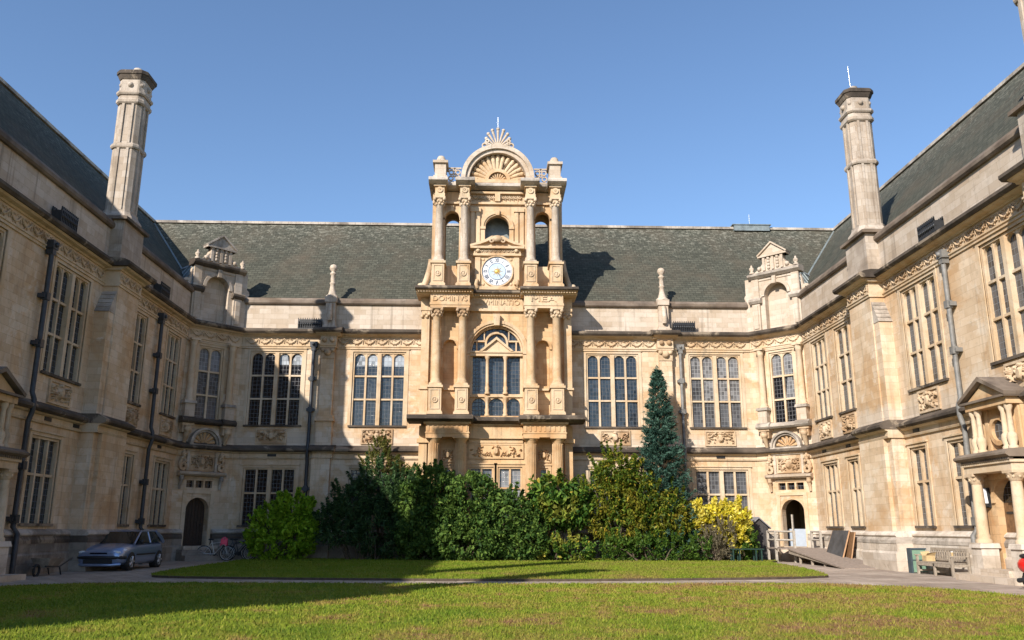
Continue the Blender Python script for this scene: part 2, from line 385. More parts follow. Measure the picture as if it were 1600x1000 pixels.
# ------------------------------------------------------------------ ground
def sheet(name, mat, poly, z):
    mb = MB(); mb.quad(*[Vector((x, y, z)) for x, y in poly]); return structure(mb.build(name, mat))
def spline(pts, n=10):
    out = []; P = [Vector((*p, 0)) for p in pts]; L = len(P)
    for i in range(L):
        p0, p1, p2, p3 = P[i-1], P[i], P[(i+1) % L], P[(i+2) % L]
        for k in range(n):
            t = k/n; v = .5*((2*p1) + (-p0+p2)*t + (2*p0-5*p1+4*p2-p3)*t*t + (-p0+3*p1-3*p2+p3)*t**3); out.append((v.x, v.y))
    return out
sheet('ground', M['earth'], [(-900, -700), (900, -700), (900, 900), (-900, 900)], -.02)
sheet('pavement', M['paving'], [(6, -12), (XR+2, -12), (XR+2, 44), (6, 44)], 0)
sheet('gravel_path', M['gravel'], [(XL-2, -12), (6, -12), (6, 44), (XL-2, 44)], .0)
FAR_LAWN = [(-10.7, 28.3), (-9.4, 26.9), (-4, 25.9), (2, 25.5), (8, 26.3), (10.4, 27.2), (11.1, 28.3), (12.0, 33), (12.6, 38.4), (13.2, 40.4), (8, 42), (-6, 42), (-10.9, 41.6), (-11.2, 38), (-11.1, 32)]
NEAR_LAWN = [(-13.0, 20.5), (-11.6, 23.2), (-8, 24.0), (0, 23.6), (8, 23.8), (10.0, 23.1), (11.8, 20.8), (12.2, 14), (11.5, 4), (4, -4), (-6, -4), (-12.6, 4), (-13.4, 12)]
def lawn(name, poly, z):
    P = spline(poly, 8); mb = MB(); n = len(P)
    cx = sum(p[0] for p in P)/n; cy = sum(p[1] for p in P)/n
    top = [Vector((x, y, z)) for x, y in P]; bot = [Vector((x, y, -.01)) for x, y in P]
    mb.add(top, [tuple(range(n))]); structure(mb.build(name, M['grass']))
    MB().add(top+bot, [(i, n+i, n+(i+1) % n, (i+1) % n) for i in range(n)]); mb = MB(); mb.add(top+bot, [(i, n+i, n+(i+1) % n, (i+1) % n) for i in range(n)]); structure(mb.build('turf_edge', M['earth'])); return P
farP = lawn('far_lawn', FAR_LAWN, .07); nearP = lawn('near_lawn', NEAR_LAWN, .05)
def inside(P, x, y):
    c = np.zeros(len(x), bool); n = len(P)
    for i in range(n):
        x0, y0 = P[i]; x1, y1 = P[(i+1) % n]
        if y0 == y1: continue
        c ^= ((y0 > y) != (y1 > y)) & (x < (x1-x0)*(y-y0)/(y1-y0)+x0)
    return c
def blades(name, P, count, ymin, ymax, h0, h1):
    x = rng.uniform(-15, 15, count*2); y = ymin + (ymax-ymin)*rng.uniform(0, 1, count*2)**1.25
    k = inside(P, x, y); x = x[k][:count]; y = y[k][:count]; n = len(x)
    a = rng.uniform(0, 2*PI, n); w = rng.uniform(.006, .012, n)*(1+(y-10)/14); h = rng.uniform(h0, h1, n)
    lx, ly = rng.normal(0, .025, n), rng.normal(0, .025, n)
    v = np.zeros((n, 3, 3)); z = .045
    v[:, 0] = np.stack([x-w*np.cos(a), y-w*np.sin(a), np.full(n, z)], 1)
    v[:, 1] = np.stack([x+w*np.cos(a), y+w*np.sin(a), np.full(n, z)], 1)
    v[:, 2] = np.stack([x+lx, y+ly, z+h], 1)
    raw_mesh(name, v.reshape(-1, 3), 3, M['grass'])['kind'] = 'stuff'
def raw_mesh(name, v, k, mat, parent=None):
    n = len(v)//k; me = bpy.data.meshes.new(name)
    me.vertices.add(n*k); me.vertices.foreach_set('co', v.astype(np.float32).ravel())
    me.loops.add(n*k); me.loops.foreach_set('vertex_index', np.arange(n*k, dtype=np.int32))
    me.polygons.add(n); me.polygons.foreach_set('loop_start', np.arange(0, n*k, k, dtype=np.int32))
    me.polygons.foreach_set('loop_total', np.full(n, k, dtype=np.int32))
    me.update(calc_edges=True); me.materials.append(mat)
    o = bpy.data.objects.new(name, me); C.objects.link(o)
    if parent: o.parent = parent
    return o
blades('grass', nearP, 150000, 8, 24.5, .025, .065)
blades('grass', farP, 60000, 25, 42, .05, .09)

# ------------------------------------------------------------------ masonry builders
def wall_sheet(mb, F, u0, u1, z0, z1, holes, depth=.26, o=0):
    us = sorted({u0, u1, *[h[0] for h in holes], *[h[1] for h in holes]}); zs = sorted({z0, z1, *[h[2] for h in holes], *[h[3] for h in holes]})
    us = [u for u in us if u0 <= u <= u1]; zs = [z for z in zs if z0 <= z <= z1]
    for i in range(len(us)-1):
        j = 0
        while j < len(zs)-1:
            cu, cz = (us[i]+us[i+1])/2, (zs[j]+zs[j+1])/2
            if not any(h[0] < cu < h[1] and h[2] < cz < h[3] for h in holes):
                mb.quad(F(us[i], o, zs[j]), F(us[i+1], o, zs[j]), F(us[i+1], o, zs[j+1]), F(us[i], o, zs[j+1]))
            j += 1
    for a, b, c, d in holes:
        mb.quad(F(a, o, c), F(b, o, c), F(b, o-depth, c), F(a, o-depth, c)); mb.quad(F(a, o, d), F(b, o, d), F(b, o-depth, d), F(a, o-depth, d))
        mb.quad(F(a, o, c), F(a, o, d), F(a, o-depth, d), F(a, o-depth, c)); mb.quad(F(b, o, c), F(b, o, d), F(b, o-depth, d), F(b, o-depth, c))
def window(F, u0, u1, z0, z1, groups, trans, parent, gl, arched=True, mat=None, topglass=None, rows=None, sill='ledge'):
    mat = mat or M['trim']; mb = MB(); e = .004; J = .09; MU = .095; MB_ = .2; TR = .085
    mb.box(F, u0+e, u0+J, -.22, -.03, z0+e, z1-e); mb.box(F, u1-J, u1-e, -.22, -.03, z0+e, z1-e)
    mb.box(F, u0+J, u1-J, -.22, -.03, z1-J, z1-e)
    # raised surround
    mb.box(F, u0-.15, u0, -.02, .035, z0-.02, z1+.12); mb.box(F, u1, u1+.15, -.02, .035, z0-.02, z1+.12); mb.box(F, u0+.001, u1-.001, -.02, .033, z1, z1+.12)
    mb.box(F, u0-.18, u1+.18, .0, .085, z1+.12, z1+.18)
    n = sum(groups); tot = (u1-u0) - 2*J - MB_*(len(groups)-1) - MU*sum(g-1 for g in groups); w = tot/n
    u = u0+J; cells = []
    for gi, g in enumerate(groups):
        for k in range(g):
            cells.append((u, u+w)); u += w
            if k < g-1: mb.box(F, u, u+MU, -.22, -.06, z0+e, z1-J); u += MU
        if gi < len(groups)-1: mb.box(F, u, u+MB_, -.22, .02, z0+e, z1-J); u += MB_
    for t in trans:
        for a, b in cells: mb.box(F, a, b, -.22, -.075, t-TR/2, t+TR/2)
    if arched:
        for a, b in cells: mb.archfill(F, a, b, z1-J-(b-a)/2-.02, z1-J, -.2, -.08, 7)
    wo = mb.build('window', mat, parent)
    sb = MB(); sb.box(F, u0-.1, u1+.1, -.2, .09, z0-.09, z0+.003); sb.build('sill', M[sill], wo)
    ts = [z0] + list(trans) + [z1-J]
    gm = {}
    for a, b in cells:
        for k in range(len(ts)-1):
            m_ = gl
            if rows and rows[k]: m_ = rows[k]
            if topglass and k == len(ts)-2: m_ = topglass
            g = gm.setdefault(m_.name, (MB(), m_))[0]
            d = [random.uniform(-.006, .006) for _ in range(3)]; o = -.17
            g.quad(F(a, o+d[0], ts[k]), F(b, o+d[1], ts[k]), F(b, o+d[1]+d[2], ts[k+1]), F(a, o+d[0]+d[2], ts[k+1]))
    for g, m_ in gm.values(): g.build('glass', m_, wo)
    return wo
def swags(F, u0, u1, z, pitch=.66, o=.05, drop=.2):
    mb = MB(); n = max(1, round((u1-u0)/pitch)); p = (u1-u0)/n
    for i in range(n):
        a = u0 + i*p
        pts = [F(a + p*(.06+.88*t/8), o+.035, z - drop*math.sin(PI*t/8)) for t in range(9)]
        mb.tube(pts, .032, 5)
        for t in (2, 4, 6):
            x = a + p*(.06+.88*t/8); mb.ball(F(x, o+.045, z-drop*math.sin(PI*t/8)), .042, seg=6)
        mb.ball(F(a, o+.02, z+.03), .055, seg=6)
        mb.tube([F(a, o+.02, z), F(a, o+.02, z-.2)], .025, 5)
        mb.ball(F(a+p/2, o+.015, z+.02), .045, seg=6)
        if pitch > .5:
            for t in range(9): mb.ball(F(a+p*(.08+.105*t), o+.01, z+.02+.035*math.sin(t*2.3)), .03, 1.3, 1, 1, 5)
            for t in (1, 3, 5, 7): mb.ball(F(a+p*(.06+.11*t), o+.02, z-drop*math.sin(PI*t/8)-.06), .035, seg=5)
    return mb
def relief(F, u0, u1, z0, z1, parent, seed, o=0.02, frame=True, name='relief_panel', mat=None, depth=.17):
    r = np.random.default_rng(seed); nu, nz = 60, 30
    U = np.linspace(0, 1, nu); Z = np.linspace(0, 1, nz); uu, zz = np.meshgrid(U, Z); A = (u1-u0)/(z1-z0)
    x = np.abs(uu-.5)*2*A; h = np.zeros_like(uu); y = (zz-.5)*2
    h = np.maximum(h, np.clip(1.25 - np.hypot(x/.42, y/.62), 0, .55)*1.7)
    h = np.maximum(h, np.clip(1.2-np.hypot(x/.28, (y-.78)/.22), 0, .5)*1.6)
    for k in range(24):
        cx_, cy_, rx, ry = r.uniform(.45, max(.6, A-.08)), r.uniform(-.85, .85), r.uniform(.06, .2), r.uniform(.05, .15)
        an = r.uniform(0, PI); dx, dy = x-cx_, y-cy_
        ax = dx*math.cos(an)+dy*math.sin(an); ay = -dx*math.sin(an)+dy*math.cos(an)
        h = np.maximum(h, np.clip(1.3-np.hypot(ax/rx/1.5, ay/ry*1.4), 0, .6)*1.5*r.uniform(.6, 1))
    h[0] = h[-1] = 0; h[:, 0] = h[:, -1] = 0
    mb = MB(); vs = [F(u0+(u1-u0)*uu[j, i], o + h[j, i]*depth, z0+(z1-z0)*zz[j, i]) for j in range(nz) for i in range(nu)]
    mb.add(vs, [(j*nu+i, j*nu+i+1, (j+1)*nu+i+1, (j+1)*nu+i) for j in range(nz-1) for i in range(nu-1)], False)
    if frame:
        for a, b, c, d in ((u0-.08, u0, z0-.08, z1+.08), (u1, u1+.08, z0-.08, z1+.08), (u0, u1, z1, z1+.08), (u0, u1, z0-.08, z0)):
            mb.box(F, a, b, -.01, .07, c, d)
    return mb.build(name, mat or M['carved'], parent)
def downpipe(F, u, ztop, zbot, parent, m, dirs=1, o=.2):
    mb = MB(); mb.tube([F(u, o, ztop), F(u, o, 5.75), F(u, o+.1, 5.5), F(u, o+.1, 5.15), F(u, o, 4.8), F(u, o, 1.5), F(u, o+.16, 1.3), F(u, o+.16, zbot)], .085, 8)
    pp = mb.build('downpipe', m, parent)
    hb = MB(); hb.box(F, u-.17, u+.17, .03, .32, ztop+.05, ztop+.33, 0, -.03); hb.box(F, u-.11, u+.11, .05, .29, ztop-.14, ztop+.05); hb.ball(F(u, .33, ztop+.19), .09, seg=8)
    hb.build('rainwater_head', m, pp)
    for z in (8.95, 7.35, 3.4, 1.75):
        b = MB(); b.box(F, u-.19, u+.19, .02, o+.05, z-.07, z+.07); b.box(F, u-.11, u+.11, o-.09, o+.11, z-.13, z+.13); b.build('pipe_bracket', m, pp)
    return pp
def cresting(F, u0, u1, parent):
    mb = MB()
    for o in (.05, .36): mb.box(F, u0, u1, o, o+.05, 11.52, 11.58); mb.box(F, u0, u1, o, o+.05, 11.98, 12.04)
    n = max(4, round((u1-u0)/.12))
    for i in range(n+1):
        u = u0 + (u1-u0-.04)*i/n
        for o in (.05, .36): mb.box(F, u, u+.035, o+.004, o+.046, 11.5, 12.12)
        if i in (0, n): mb.box(F, u+.003, u+.03, .05, .4, 11.6, 11.98)
        if i < n: mb.ball(F(u+(u1-u0)/n/2, .385, 11.8), .075, seg=6)
    mb.box(F, u0+.05, u1-.05, .06, .34, 11.5, 11.6)
    return mb.build('outlet_cage', M['iron'], parent)
CORN = [(0, 11.17), (.1, 11.17), (.14, 11.22), (.30, 11.25), (.36, 11.305), (0, 11.305)]
CORNTOP = [(0, 11.305), (.42, 11.305), (.5, 11.39), (.5, 11.49), (.3, 11.58), (.02, 11.64), (0, 11.64)]
ARCHI = [(0, 10.56), (.05, 10.56), (.06, 10.64), (.1, 10.66), (.1, 10.71), (.04, 10.72), (.04, 11.17), (0, 11.17)]
STR_TOP = [(0, 5.2), (.28, 5.2), (.36, 5.27), (.36, 5.36), (.2, 5.46), (.03, 5.55), (0, 5.55)]
STR_BOT = [(0, 4.87), (.07, 4.87), (.1, 4.94), (.06, 4.96), (.06, 5.12), (.16, 5.15), (.2, 5.2), (0, 5.2)]
COPE = [(-.5, 12.93), (.1, 12.93), (.16, 13.0), (.16, 13.13), (.06, 13.28), (-.5, 13.38)]
PLI_TOP = [(0, 1.22), (.2, 1.22), (.24, 1.27), (.22, 1.33), (.1, 1.42), (0, 1.44)]
PLI_MID = [(0, .98), (.26, .98), (.26, 1.1), (.18, 1.22), (0, 1.22)]
PLI_LOW = [(0, 0), (.3, 0), (.3, .62), (.24, .7), (.24, .98), (0, .98)]
def bands(F, u0, u1, parent, acc, m0=0, m1=0, plinth=True, o=0):
    def sh(p): return [(a if a < 0 else (a if a == 0 and o == 0 else a+o), b) for a, b in p]
    acc['cornice'].prof(F, u0, u1, sh(CORN), m0, m1); acc['cornice_ledge'].prof(F, u0, u1, sh(CORNTOP), m0, m1); acc['architrave'].prof(F, u0, u1, sh(ARCHI), m0, m1)
    acc['string_ledge'].prof(F, u0, u1, sh(STR_TOP), m0, m1); acc['string_course'].prof(F, u0, u1, sh(STR_BOT), m0, m1)
    if plinth:
        acc['plinth_moulding'].prof(F, u0, u1, sh(PLI_TOP), m0, m1); acc['plinth_band'].prof(F, u0, u1, sh(PLI_MID), m0, m1); acc['plinth'].prof(F, u0, u1, sh(PLI_LOW), m0, m1)
def newacc(): return {k: MB() for k in ('cornice', 'cornice_ledge', 'architrave', 'string_ledge', 'string_course', 'plinth_moulding', 'plinth_band', 'plinth')}
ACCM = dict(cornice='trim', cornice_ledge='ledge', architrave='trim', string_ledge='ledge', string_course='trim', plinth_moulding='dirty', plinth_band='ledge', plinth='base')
def flush(acc, parent, over={}):
    for k, mb in acc.items():
        if mb.v: mb.build(k, M[over.get(k, ACCM[k])], parent)
def vent(F, u, parent):
    mb = MB(); mb.box(F, u-.22, u+.22, .03, .085, 4.98, 5.11)
    for k in range(3): mb.box(F, u-.2, u+.2, .08, .095, 5.0+.035*k, 5.015+.035*k)
    mb.build('air_brick', M['iron'], parent)
def octo(cx, cy, r, ch):   # square with cut corners
    return [(cx-r, cy-r+ch), (cx-r+ch, cy-r), (cx+r-ch, cy-r), (cx+r, cy-r+ch), (cx+r, cy+r-ch), (cx+r-ch, cy+r), (cx-r+ch, cy+r), (cx-r, cy+r-ch)]
def ring(mb, levels, cx, cy, ch=.3):
    vs = []; fs = []
    for r, z in levels: vs += [Vector((x, y, z)) for x, y in octo(cx, cy, r, ch*r)]
    for j in range(len(levels)-1):
        for k in range(8): fs.append((j*8+k, j*8+(k+1) % 8, (j+1)*8+(k+1) % 8, (j+1)*8+k))
    fs += [tuple(range(7, -1, -1)), tuple((len(levels)-1)*8+k for k in range(8))]
    mb.add(vs, fs)
def chimney(F, u, parent, pots=1):
    c = F(u, -.12, 0); x, y = c.x, c.y
    b = MB(); b.box(F, u-.95, u+.95, -.9, .5, 11.5, 13.3); b.box(F, u-.98, u+.98, -.9, .53, 11.5, 11.75)
    ch = b.build('chimney', M['chimney'], parent)
    b = MB(); b.box(F, u-1.12, u+1.12, -1.0, .66, 13.3, 13.42); b.box(F, u-1.06, u+1.06, -1.0, .6, 13.42, 13.5, .1, .1); b.build('base_moulding', M['coping'], ch)
    s = MB(); R = .5
    ring(s, [(.68, 13.46), (.68, 13.58), (.58, 13.72), (.54, 13.82), (.54, 13.9)], x, y)
    ring(s, [(R, 13.9), (R, 16.6)], x, y); ring(s, [(.55, 16.6), (.58, 16.66), (.58, 16.74), (.54, 16.82)], x, y); ring(s, [(R-.01, 16.82), (R-.02, 18.6)], x, y)
    for sx, sy in ((1, 0), (-1, 0), (0, 1), (0, -1)):   # raised strips on the four main faces
        for k in (-.19, .19):
            px_, py_ = x+sx*R+(k if sx == 0 else 0), y+sy*R+(k if sy == 0 else 0)
            s.box(W0, px_-.05, px_+.05, py_-.05, py_+.05, 13.9, 16.6); s.box(W0, px_-.05, px_+.05, py_-.05, py_+.05, 16.82, 18.6)
    s.build('shaft', M['chimney'], ch)
    k = MB(); ring(k, [(.53, 18.6), (.58, 18.66), (.58, 18.78), (.53, 18.84), (.51, 19.0)], x, y); ring(k, [(.56, 19.0), (.6, 19.06), (.6, 19.14), (.52, 19.2), (.52, 19.72)], x, y)
    for sx, sy in ((1, 0), (-1, 0), (0, 1), (0, -1)): k.ball((x+sx*.53, y+sy*.53, 19.46), .12, seg=8)
    for sx, sy in ((1, 1), (-1, 1), (1, -1), (-1, -1)): k.ball((x+sx*.42, y+sy*.42, 19.46), .1, seg=8)
    k.build('collar', M['chimney'], ch)
    k = MB(); ring(k, [(.55, 19.72), (.60, 19.84), (.62, 19.9), (.66, 19.93), (.66, 20.06), (.60, 20.12), (.4, 20.24)], x, y); k.build('chimney_cap', M['ledge'], ch)
    if F is RIGHT and u > 30: MB().tube([(x-.1, y, 20.1), (x-.14, y, 21.5)], .014, 5).build('lightning_rod', M['chrome'], ch)
    k = MB(); k.lathe((x, y, 20.2), [(.2, 0), (.18, .25), (.1, .3)], 10); k.build('chimney_pot', M['dirty'], ch)
    return ch
def buttress(F, a, b, parent, acc, near):
    # main body with a stepped, weathered flank on the side nearer the viewer
    mb = MB(); P = .58; mb.box(F, a, b, -.05, P, 0, 10.56)
    mb.box(F, a-.08, b+.08, -.05, P+.1, 0, 4.87)
    fl = [(a-.45, 0), (a-.45, 9.45)]
    mb.prism(F, [(a+.002, 0), (a-.45, 0), (a-.45, 9.5), (a+.002, 10.3)], -.04, P-.05)
    ob = mb.build('buttress', M['ashlar'], parent)
    st = MB()
    for k in range(5):
        z = 9.45 + k*.19; u = a-.5+k*.1; st.prism(F, [(u, z), (a+.004, z), (a+.004, z+.19), (u+.13, z+.19)], -.03, P-.03)
    st.build('weathering', M['dirty'], ob)
    for k, (u0, u1, o) in enumerate(((a-.5, b+.06, P),)):
        def sh(p, oo): return [(0 if x == 0 else x+oo, z) for x, z in p]
        A = acc
        A['string_ledge'].prof(F, a-.55, b+.14, sh([(x, z+.003) for x, z in STR_TOP], P+.03)); A['string_course'].prof(F, a-.52, b+.1, sh([(x, z+.003) for x, z in STR_BOT], P+.03))
        A['plinth_moulding'].prof(F, a-.6, b+.2, sh([(x, z+.003) for x, z in PLI_TOP], P+.03)); A['plinth_band'].prof(F, a-.64, b+.24, sh([(x, z+.003) for x, z in PLI_MID], P+.03)); A['plinth'].prof(F, a-.66, b+.26, sh([(x, z+.003 if z else 0) for x, z in PLI_LOW], P+.03))
        A['cornice'].prof(F, a-.2, b+.2, sh([(x, z+.003) for x, z in CORN], P)); A['cornice_ledge'].prof(F, a-.36, b+.36, sh([(x, z+.003) for x, z in CORNTOP], P)); A['architrave'].prof(F, a-.06, b+.06, sh([(x, z+.003) for x, z in ARCHI], P))
    return ob

# ------------------------------------------------------------------ side wings
def wing(F, side, label, chim, Y0, uppers, lowers, panels, pipes, vents, over, pipe_m, gl):
    t = thing('college_wing', label, 'building', tuple(F(20, -5, 0)))
    U1 = D-CH
    holes = [(a, b, 6.58, 10.42) for a, b, g in uppers] + [(a, b, 1.62, 4.46) for a, b, g in lowers]
    mb = MB(); wall_sheet(mb, F, Y0, U1, 0, 11.2, holes); 
    wall_sheet(mb, F, Y0, D+11, 0, 13, [], o=-11); mb.quad(F(Y0, 0, 0), F(Y0, -11, 0), F(Y0, -11, 13.3), F(Y0, -5.48, 19.4), F(Y0, 0, 13.3))
    mb.build('wall', M['ashlar'], t)
    mb = MB(); wall_sheet(mb, F, Y0, U1, 11.2, 12.95, [], o=0); mb.build('parapet', M['parapet'], t)
    mb = MB(); mb.prof(F, Y0, U1, COPE); mb.build('coping', M['coping'], t)
    # roof: court slope mitred into the valley, outer slope
    mb = MB(); e, r = 13.2, 19.45
    mb.quad(F(Y0-.3, -.4, e), F(D+.4, -.4, e), F(D+5.48, -5.48, r), F(Y0-.3, -5.48, r)); mb.quad(F(Y0-.3, -5.48, r), F(D+5.48, -5.48, r), F(D+11, -10.9, e), F(Y0-.3, -10.9, e))
    rf = mb.build('roof', M['slate'], t)
    mb = MB(); y = Y0
    while y < D+5.3:
        mb.prism(F, [(y, r-.02), (y+.44, r-.02), (y+.44, r+.13), (y, r+.13)], -5.62, -5.34); y += .45
    mb.build('ridge_tiles', M['dirty'], rf)
    acc = newacc(); bands(F, Y0, U1, t, acc)
    s0 = Y0; segs = []
    for u in sorted(chim):
        if u > Y0+1.5: segs.append((s0, u-1.15)); s0 = u+1.15
    segs.append((s0, U1-.1))
    for a, b in segs: swags(F, a, b, 11.02).build('swag_frieze', M['carved'], t)
    for u in chim:
        if u > Y0+1.5:
            buttress(F, u-.98, u+.98, t, acc, -1)
            swags(F, u-.95, u+.95, 11.02, o=.63).build('swag_frieze', M['carved'], t)
    flush(acc, t, over)
    for u in chim: chimney(F, u, t)
    for i, (a, b, g) in enumerate(uppers): window(F, a, b, 6.58, 10.42, g, (9.14, 7.93), t, gl)
    for i, (a, b, g) in enumerate(lowers): window(F, a, b, 1.62, 4.46, g, (3.2,), t, gl, arched=False)
    for i, (a, b) in enumerate(panels): relief(F, a, b, 5.68, 6.34, t, 100+i+(50 if side > 0 else 0))
    for u in pipes: downpipe(F, u, 10.55, .0, t, pipe_m); cresting(F, u-1.0, u+.05, t) if u > 30 else cresting(F, u-.1, u+1.05, t)
    for u in vents: vent(F, u, t)
    return t
west = wing(LEFT, -1, 'long shaded stone wing on the left side with two big chimneys in a row', [32.55, 21.0, 9.5, 2.2], 1.2,
     [(28.0, 30.55, (2, 2)), (34.75, 36.0, (2,)), (38.4, 40.1, (3,)), (22.45, 24.95, (2, 2)), (16.5, 19, (2, 2))],
     [(27.95, 29.85, (3,)), (35.0, 36.1, (2,)), (38.4, 40.2, (3,)), (17, 19, (3,))],
     [(28.62, 30.0), (34.75, 35.9), (38.6, 39.9), (23, 24.4)], [37.1, 27.25], [28.7, 38.6, 30.7], {}, M['pipe'], M['glass'])
east = wing(RIGHT, 1, 'long sunlit stone wing on the right side facing the lawn', [33.05, 20.95, 8.8], 1.2,
     [(28.2, 30.75, (2, 2)), (35.65, 37.15, (2,)), (38.2, 40.0, (3,)), (22.9, 25.4, (2, 2)), (16, 18.5, (2, 2))],
     [(30.15, 31.35, (2,)), (27.55, 28.7, (2,)), (35.85, 36.95, (2,)), (38.05, 39.7, (3,)), (16, 18, (3,))],
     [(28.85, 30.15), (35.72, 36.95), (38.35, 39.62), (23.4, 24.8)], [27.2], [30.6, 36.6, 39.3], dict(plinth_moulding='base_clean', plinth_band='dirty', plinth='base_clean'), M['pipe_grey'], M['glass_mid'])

# ------------------------------------------------------------------ main range at the back
XC = .38
def main_range():
    F = BACK; t = thing('main_range', 'long central stone range with a green slate roof behind the shrubs', 'building', (0, D+5, 0))
    u0, u1 = XL+CH, XR-CH
    ups = [(-12.36, -9.63), (-7.07, -4.32), (5.08, 7.84), (10.5, 13.24)]; lows = [(-12.28, -9.65), (-7.0, -4.4), (5.1, 7.75), (10.52, 13.28)]
    holes = [(a, b, 6.58, 10.42) for a, b in ups] + [(a, b, 1.62, 4.43) for a, b in lows]
    mb = MB(); wall_sheet(mb, F, u0, u1, 0, 11.2, holes); wall_sheet(mb, F, -26, 27, 0, 13, [], o=-11); mb.build('wall', M['ashlar'], t)
    mb = MB(); wall_sheet(mb, F, u0, u1, 11.2, 12.95, []); mb.build('parapet', M['parapet'], t)
    for a, b in ((u0, XC-3.4), (XC+3.4, u1)): MB().prof(F, a, b, COPE).build('coping', M['coping'], t)
    e, r = 13.2, 19.45
    mb = MB(); mb.quad(F(XL-.4, -.4, e), F(XR+.4, -.4, e), F(XR+5.48, -5.48, r), F(XL-5.48, -5.48, r)); mb.quad(F(XL-5.48, -5.48, r), F(XR+5.48, -5.48, r), F(XR+10.9, -10.9, e), F(XL-10.9, -10.9, e))
    rf = mb.build('roof', M['slate'], t)
    mb = MB(); x = XL-5.4
    while x < XR+5.2: mb.box(F, x, x+.44, -5.62, -5.34, r-.02, r+.13); x += .45
    mb.build('ridge_tiles', M['dirty'], rf)
    for X0, sg in ((XL, -1), (XR, 1)): MB().tube([(X0+sg*.4, D+.4, e+.02), (X0+sg*5.48, D+5.48, r+.02)], .07, 5).build('valley_lead', M['lead'], rf)
    mb = MB(); mb.box(F, 15.0, 17.2, -6.3, -5.2, 19.3, 19.66); mb.box(F, 14.9, 17.3, -6.35, -5.15, 19.66, 19.71); mb.build('ridge_vent', M['lead'], rf)
    acc = newacc(); bands(F, u0, u1, t, acc)
    for a, b in ((u0+.2, -9.35), (-7.9, -3.3), (4.1, 8.75), (10.3, u1-.2)): swags(F, a, b, 11.02).build('swag_frieze', M['carved'], t)
    G = M['glass']
    for i, (a, b) in enumerate(ups):
        window(F, a, b, 6.58, 10.42, (2, 2), (9.14, 7.93), t, [M['glass_black'], M['glass'], M['glass'], M['glass_mid']][i], rows=[(M['glass_mid'] if i == 3 else None), (M['glass_pale'] if i == 3 else None), ([M['glass_black'], M['glass'], None, M['glass_pale']][i])])
    for i, (a, b) in enumerate(lows): window(F, a, b, 1.62, 4.43, (2, 2), (3.18,), t, [M['glass_black'], M['glass'], M['glass'], M['glass_mid']][i], arched=False)
    # pale sheets over the heads of two windows; sky reflection painted as colour
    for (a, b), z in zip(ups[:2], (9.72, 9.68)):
        mb = MB(); mb.quad(F(a+.1, -.166, z), F(b-.1, -.166, z), F(b-.1, -.168, 10.33), F(a+.1, -.168, 10.33)); mb.build('painted_reflection', M['pale_reflection'], t)
    for i, (a, b) in enumerate(((-11.72, -10.3), (-6.4, -4.95), (5.8, 7.22), (11.22, 12.66))): relief(F, a, b, 5.7, 6.33, t, 200+i)
    # pilaster strips with pinnacles
    for xc in (-8.32, 9.22):
        mb = MB(); mb.box(F, xc-.33, xc+.33, -.02, .33, 6.9, 10.56); mb.box(F, xc-.4, xc+.4, -.02, .4, 5.5, 6.75); mb.box(F, xc-.5, xc+.5, -.02, .5, 6.75, 6.9, .05, .05); mb.box(F, xc-.43, xc+.43, -.02, .43, 6.9, 7.05)
        mb.box(F, xc-.52, xc+.40, -.02, .38, 0, 4.87)
        pl = mb.build('pilaster', M['ashlar'], t)
        mb = MB(); mb.box(F, xc-.36, xc+.36, .3, .37, 10.0, 10.56)
        mb.ball(F(xc, .38, 10.32), .2, seg=8)
        for sg in (-1, 1): mb.ball(F(xc+sg*.25, .38, 10.42), .12, seg=8); mb.ball(F(xc+sg*.2, .42, 10.95), .14, seg=8)
        mb.build('capital', M['carved'], pl)
        for nm, pf in (('cornice', CORN), ('cornice_ledge', CORNTOP), ('architrave', ARCHI), ('string_ledge', STR_TOP), ('string_course', STR_BOT), ('plinth_moulding', PLI_TOP), ('plinth_band', PLI_MID), ('plinth', PLI_LOW)):
            ex = max(a for a, b in pf); acc[nm].prof(F, xc-.34-ex*.8, xc+.34+ex*.8, [(0 if a == 0 else a+.34, b+(.003 if b else 0)) for a, b in pf])
        pn = MB(); pn.box(F, xc-.36, xc+.36, -.05, .42, 11.5, 11.72); pn.box(F, xc-.3, xc+.3, -.05, .36, 11.72, 12.1, .04, .05); pn.box(F, xc-.25, xc+.25, -.1, .34, 12.1, 13.0); pn.box(F, xc-.3, xc+.3, -.1, .4, 13.0, 13.3, 0, -.02)
        pn.tube([F(xc, .44, 12.0), F(xc, .52, 12.25), F(xc, .42, 12.5), F(xc, .36, 12.9)], .13, 8)
        c = F(xc, .1, 0); pn.lathe((c.x, c.y, 0), [(.33, 13.3), (.33, 13.38), (.22, 13.46), (.15, 13.75), (.12, 14.0), (.16, 14.05), (.16, 14.1), (.11, 14.14), (.13, 14.3), (.11, 14.52), (.17, 14.58), (.17, 14.64), (.1, 14.68), (.1, 14.74), (.2, 14.86), (.21, 14.96), (.16, 15.08), (.04, 15.14)], 12)
        pn.build('pinnacle', M['parapet'], t)
    flush(acc, t, {})
    downpipe(F, -9.09, 10.55, 0, t, M['pipe']); cresting(F, -9.95, -8.75, t); downpipe(F, 10.03, 10.55, 0, t, M['pipe_grey']); cresting(F, 9.7, 10.85, t)
    vent(F, -10.9, t); vent(F, 11.9, t)
    # lightning rods
    mb = MB(); c = F(16.1, -5.6, 0); mb.tube([(c.x, c.y, 19.6), (c.x, c.y, 20.5)], .015, 5); mb.build('lightning_rod', M['chrome'], t)
main_range()

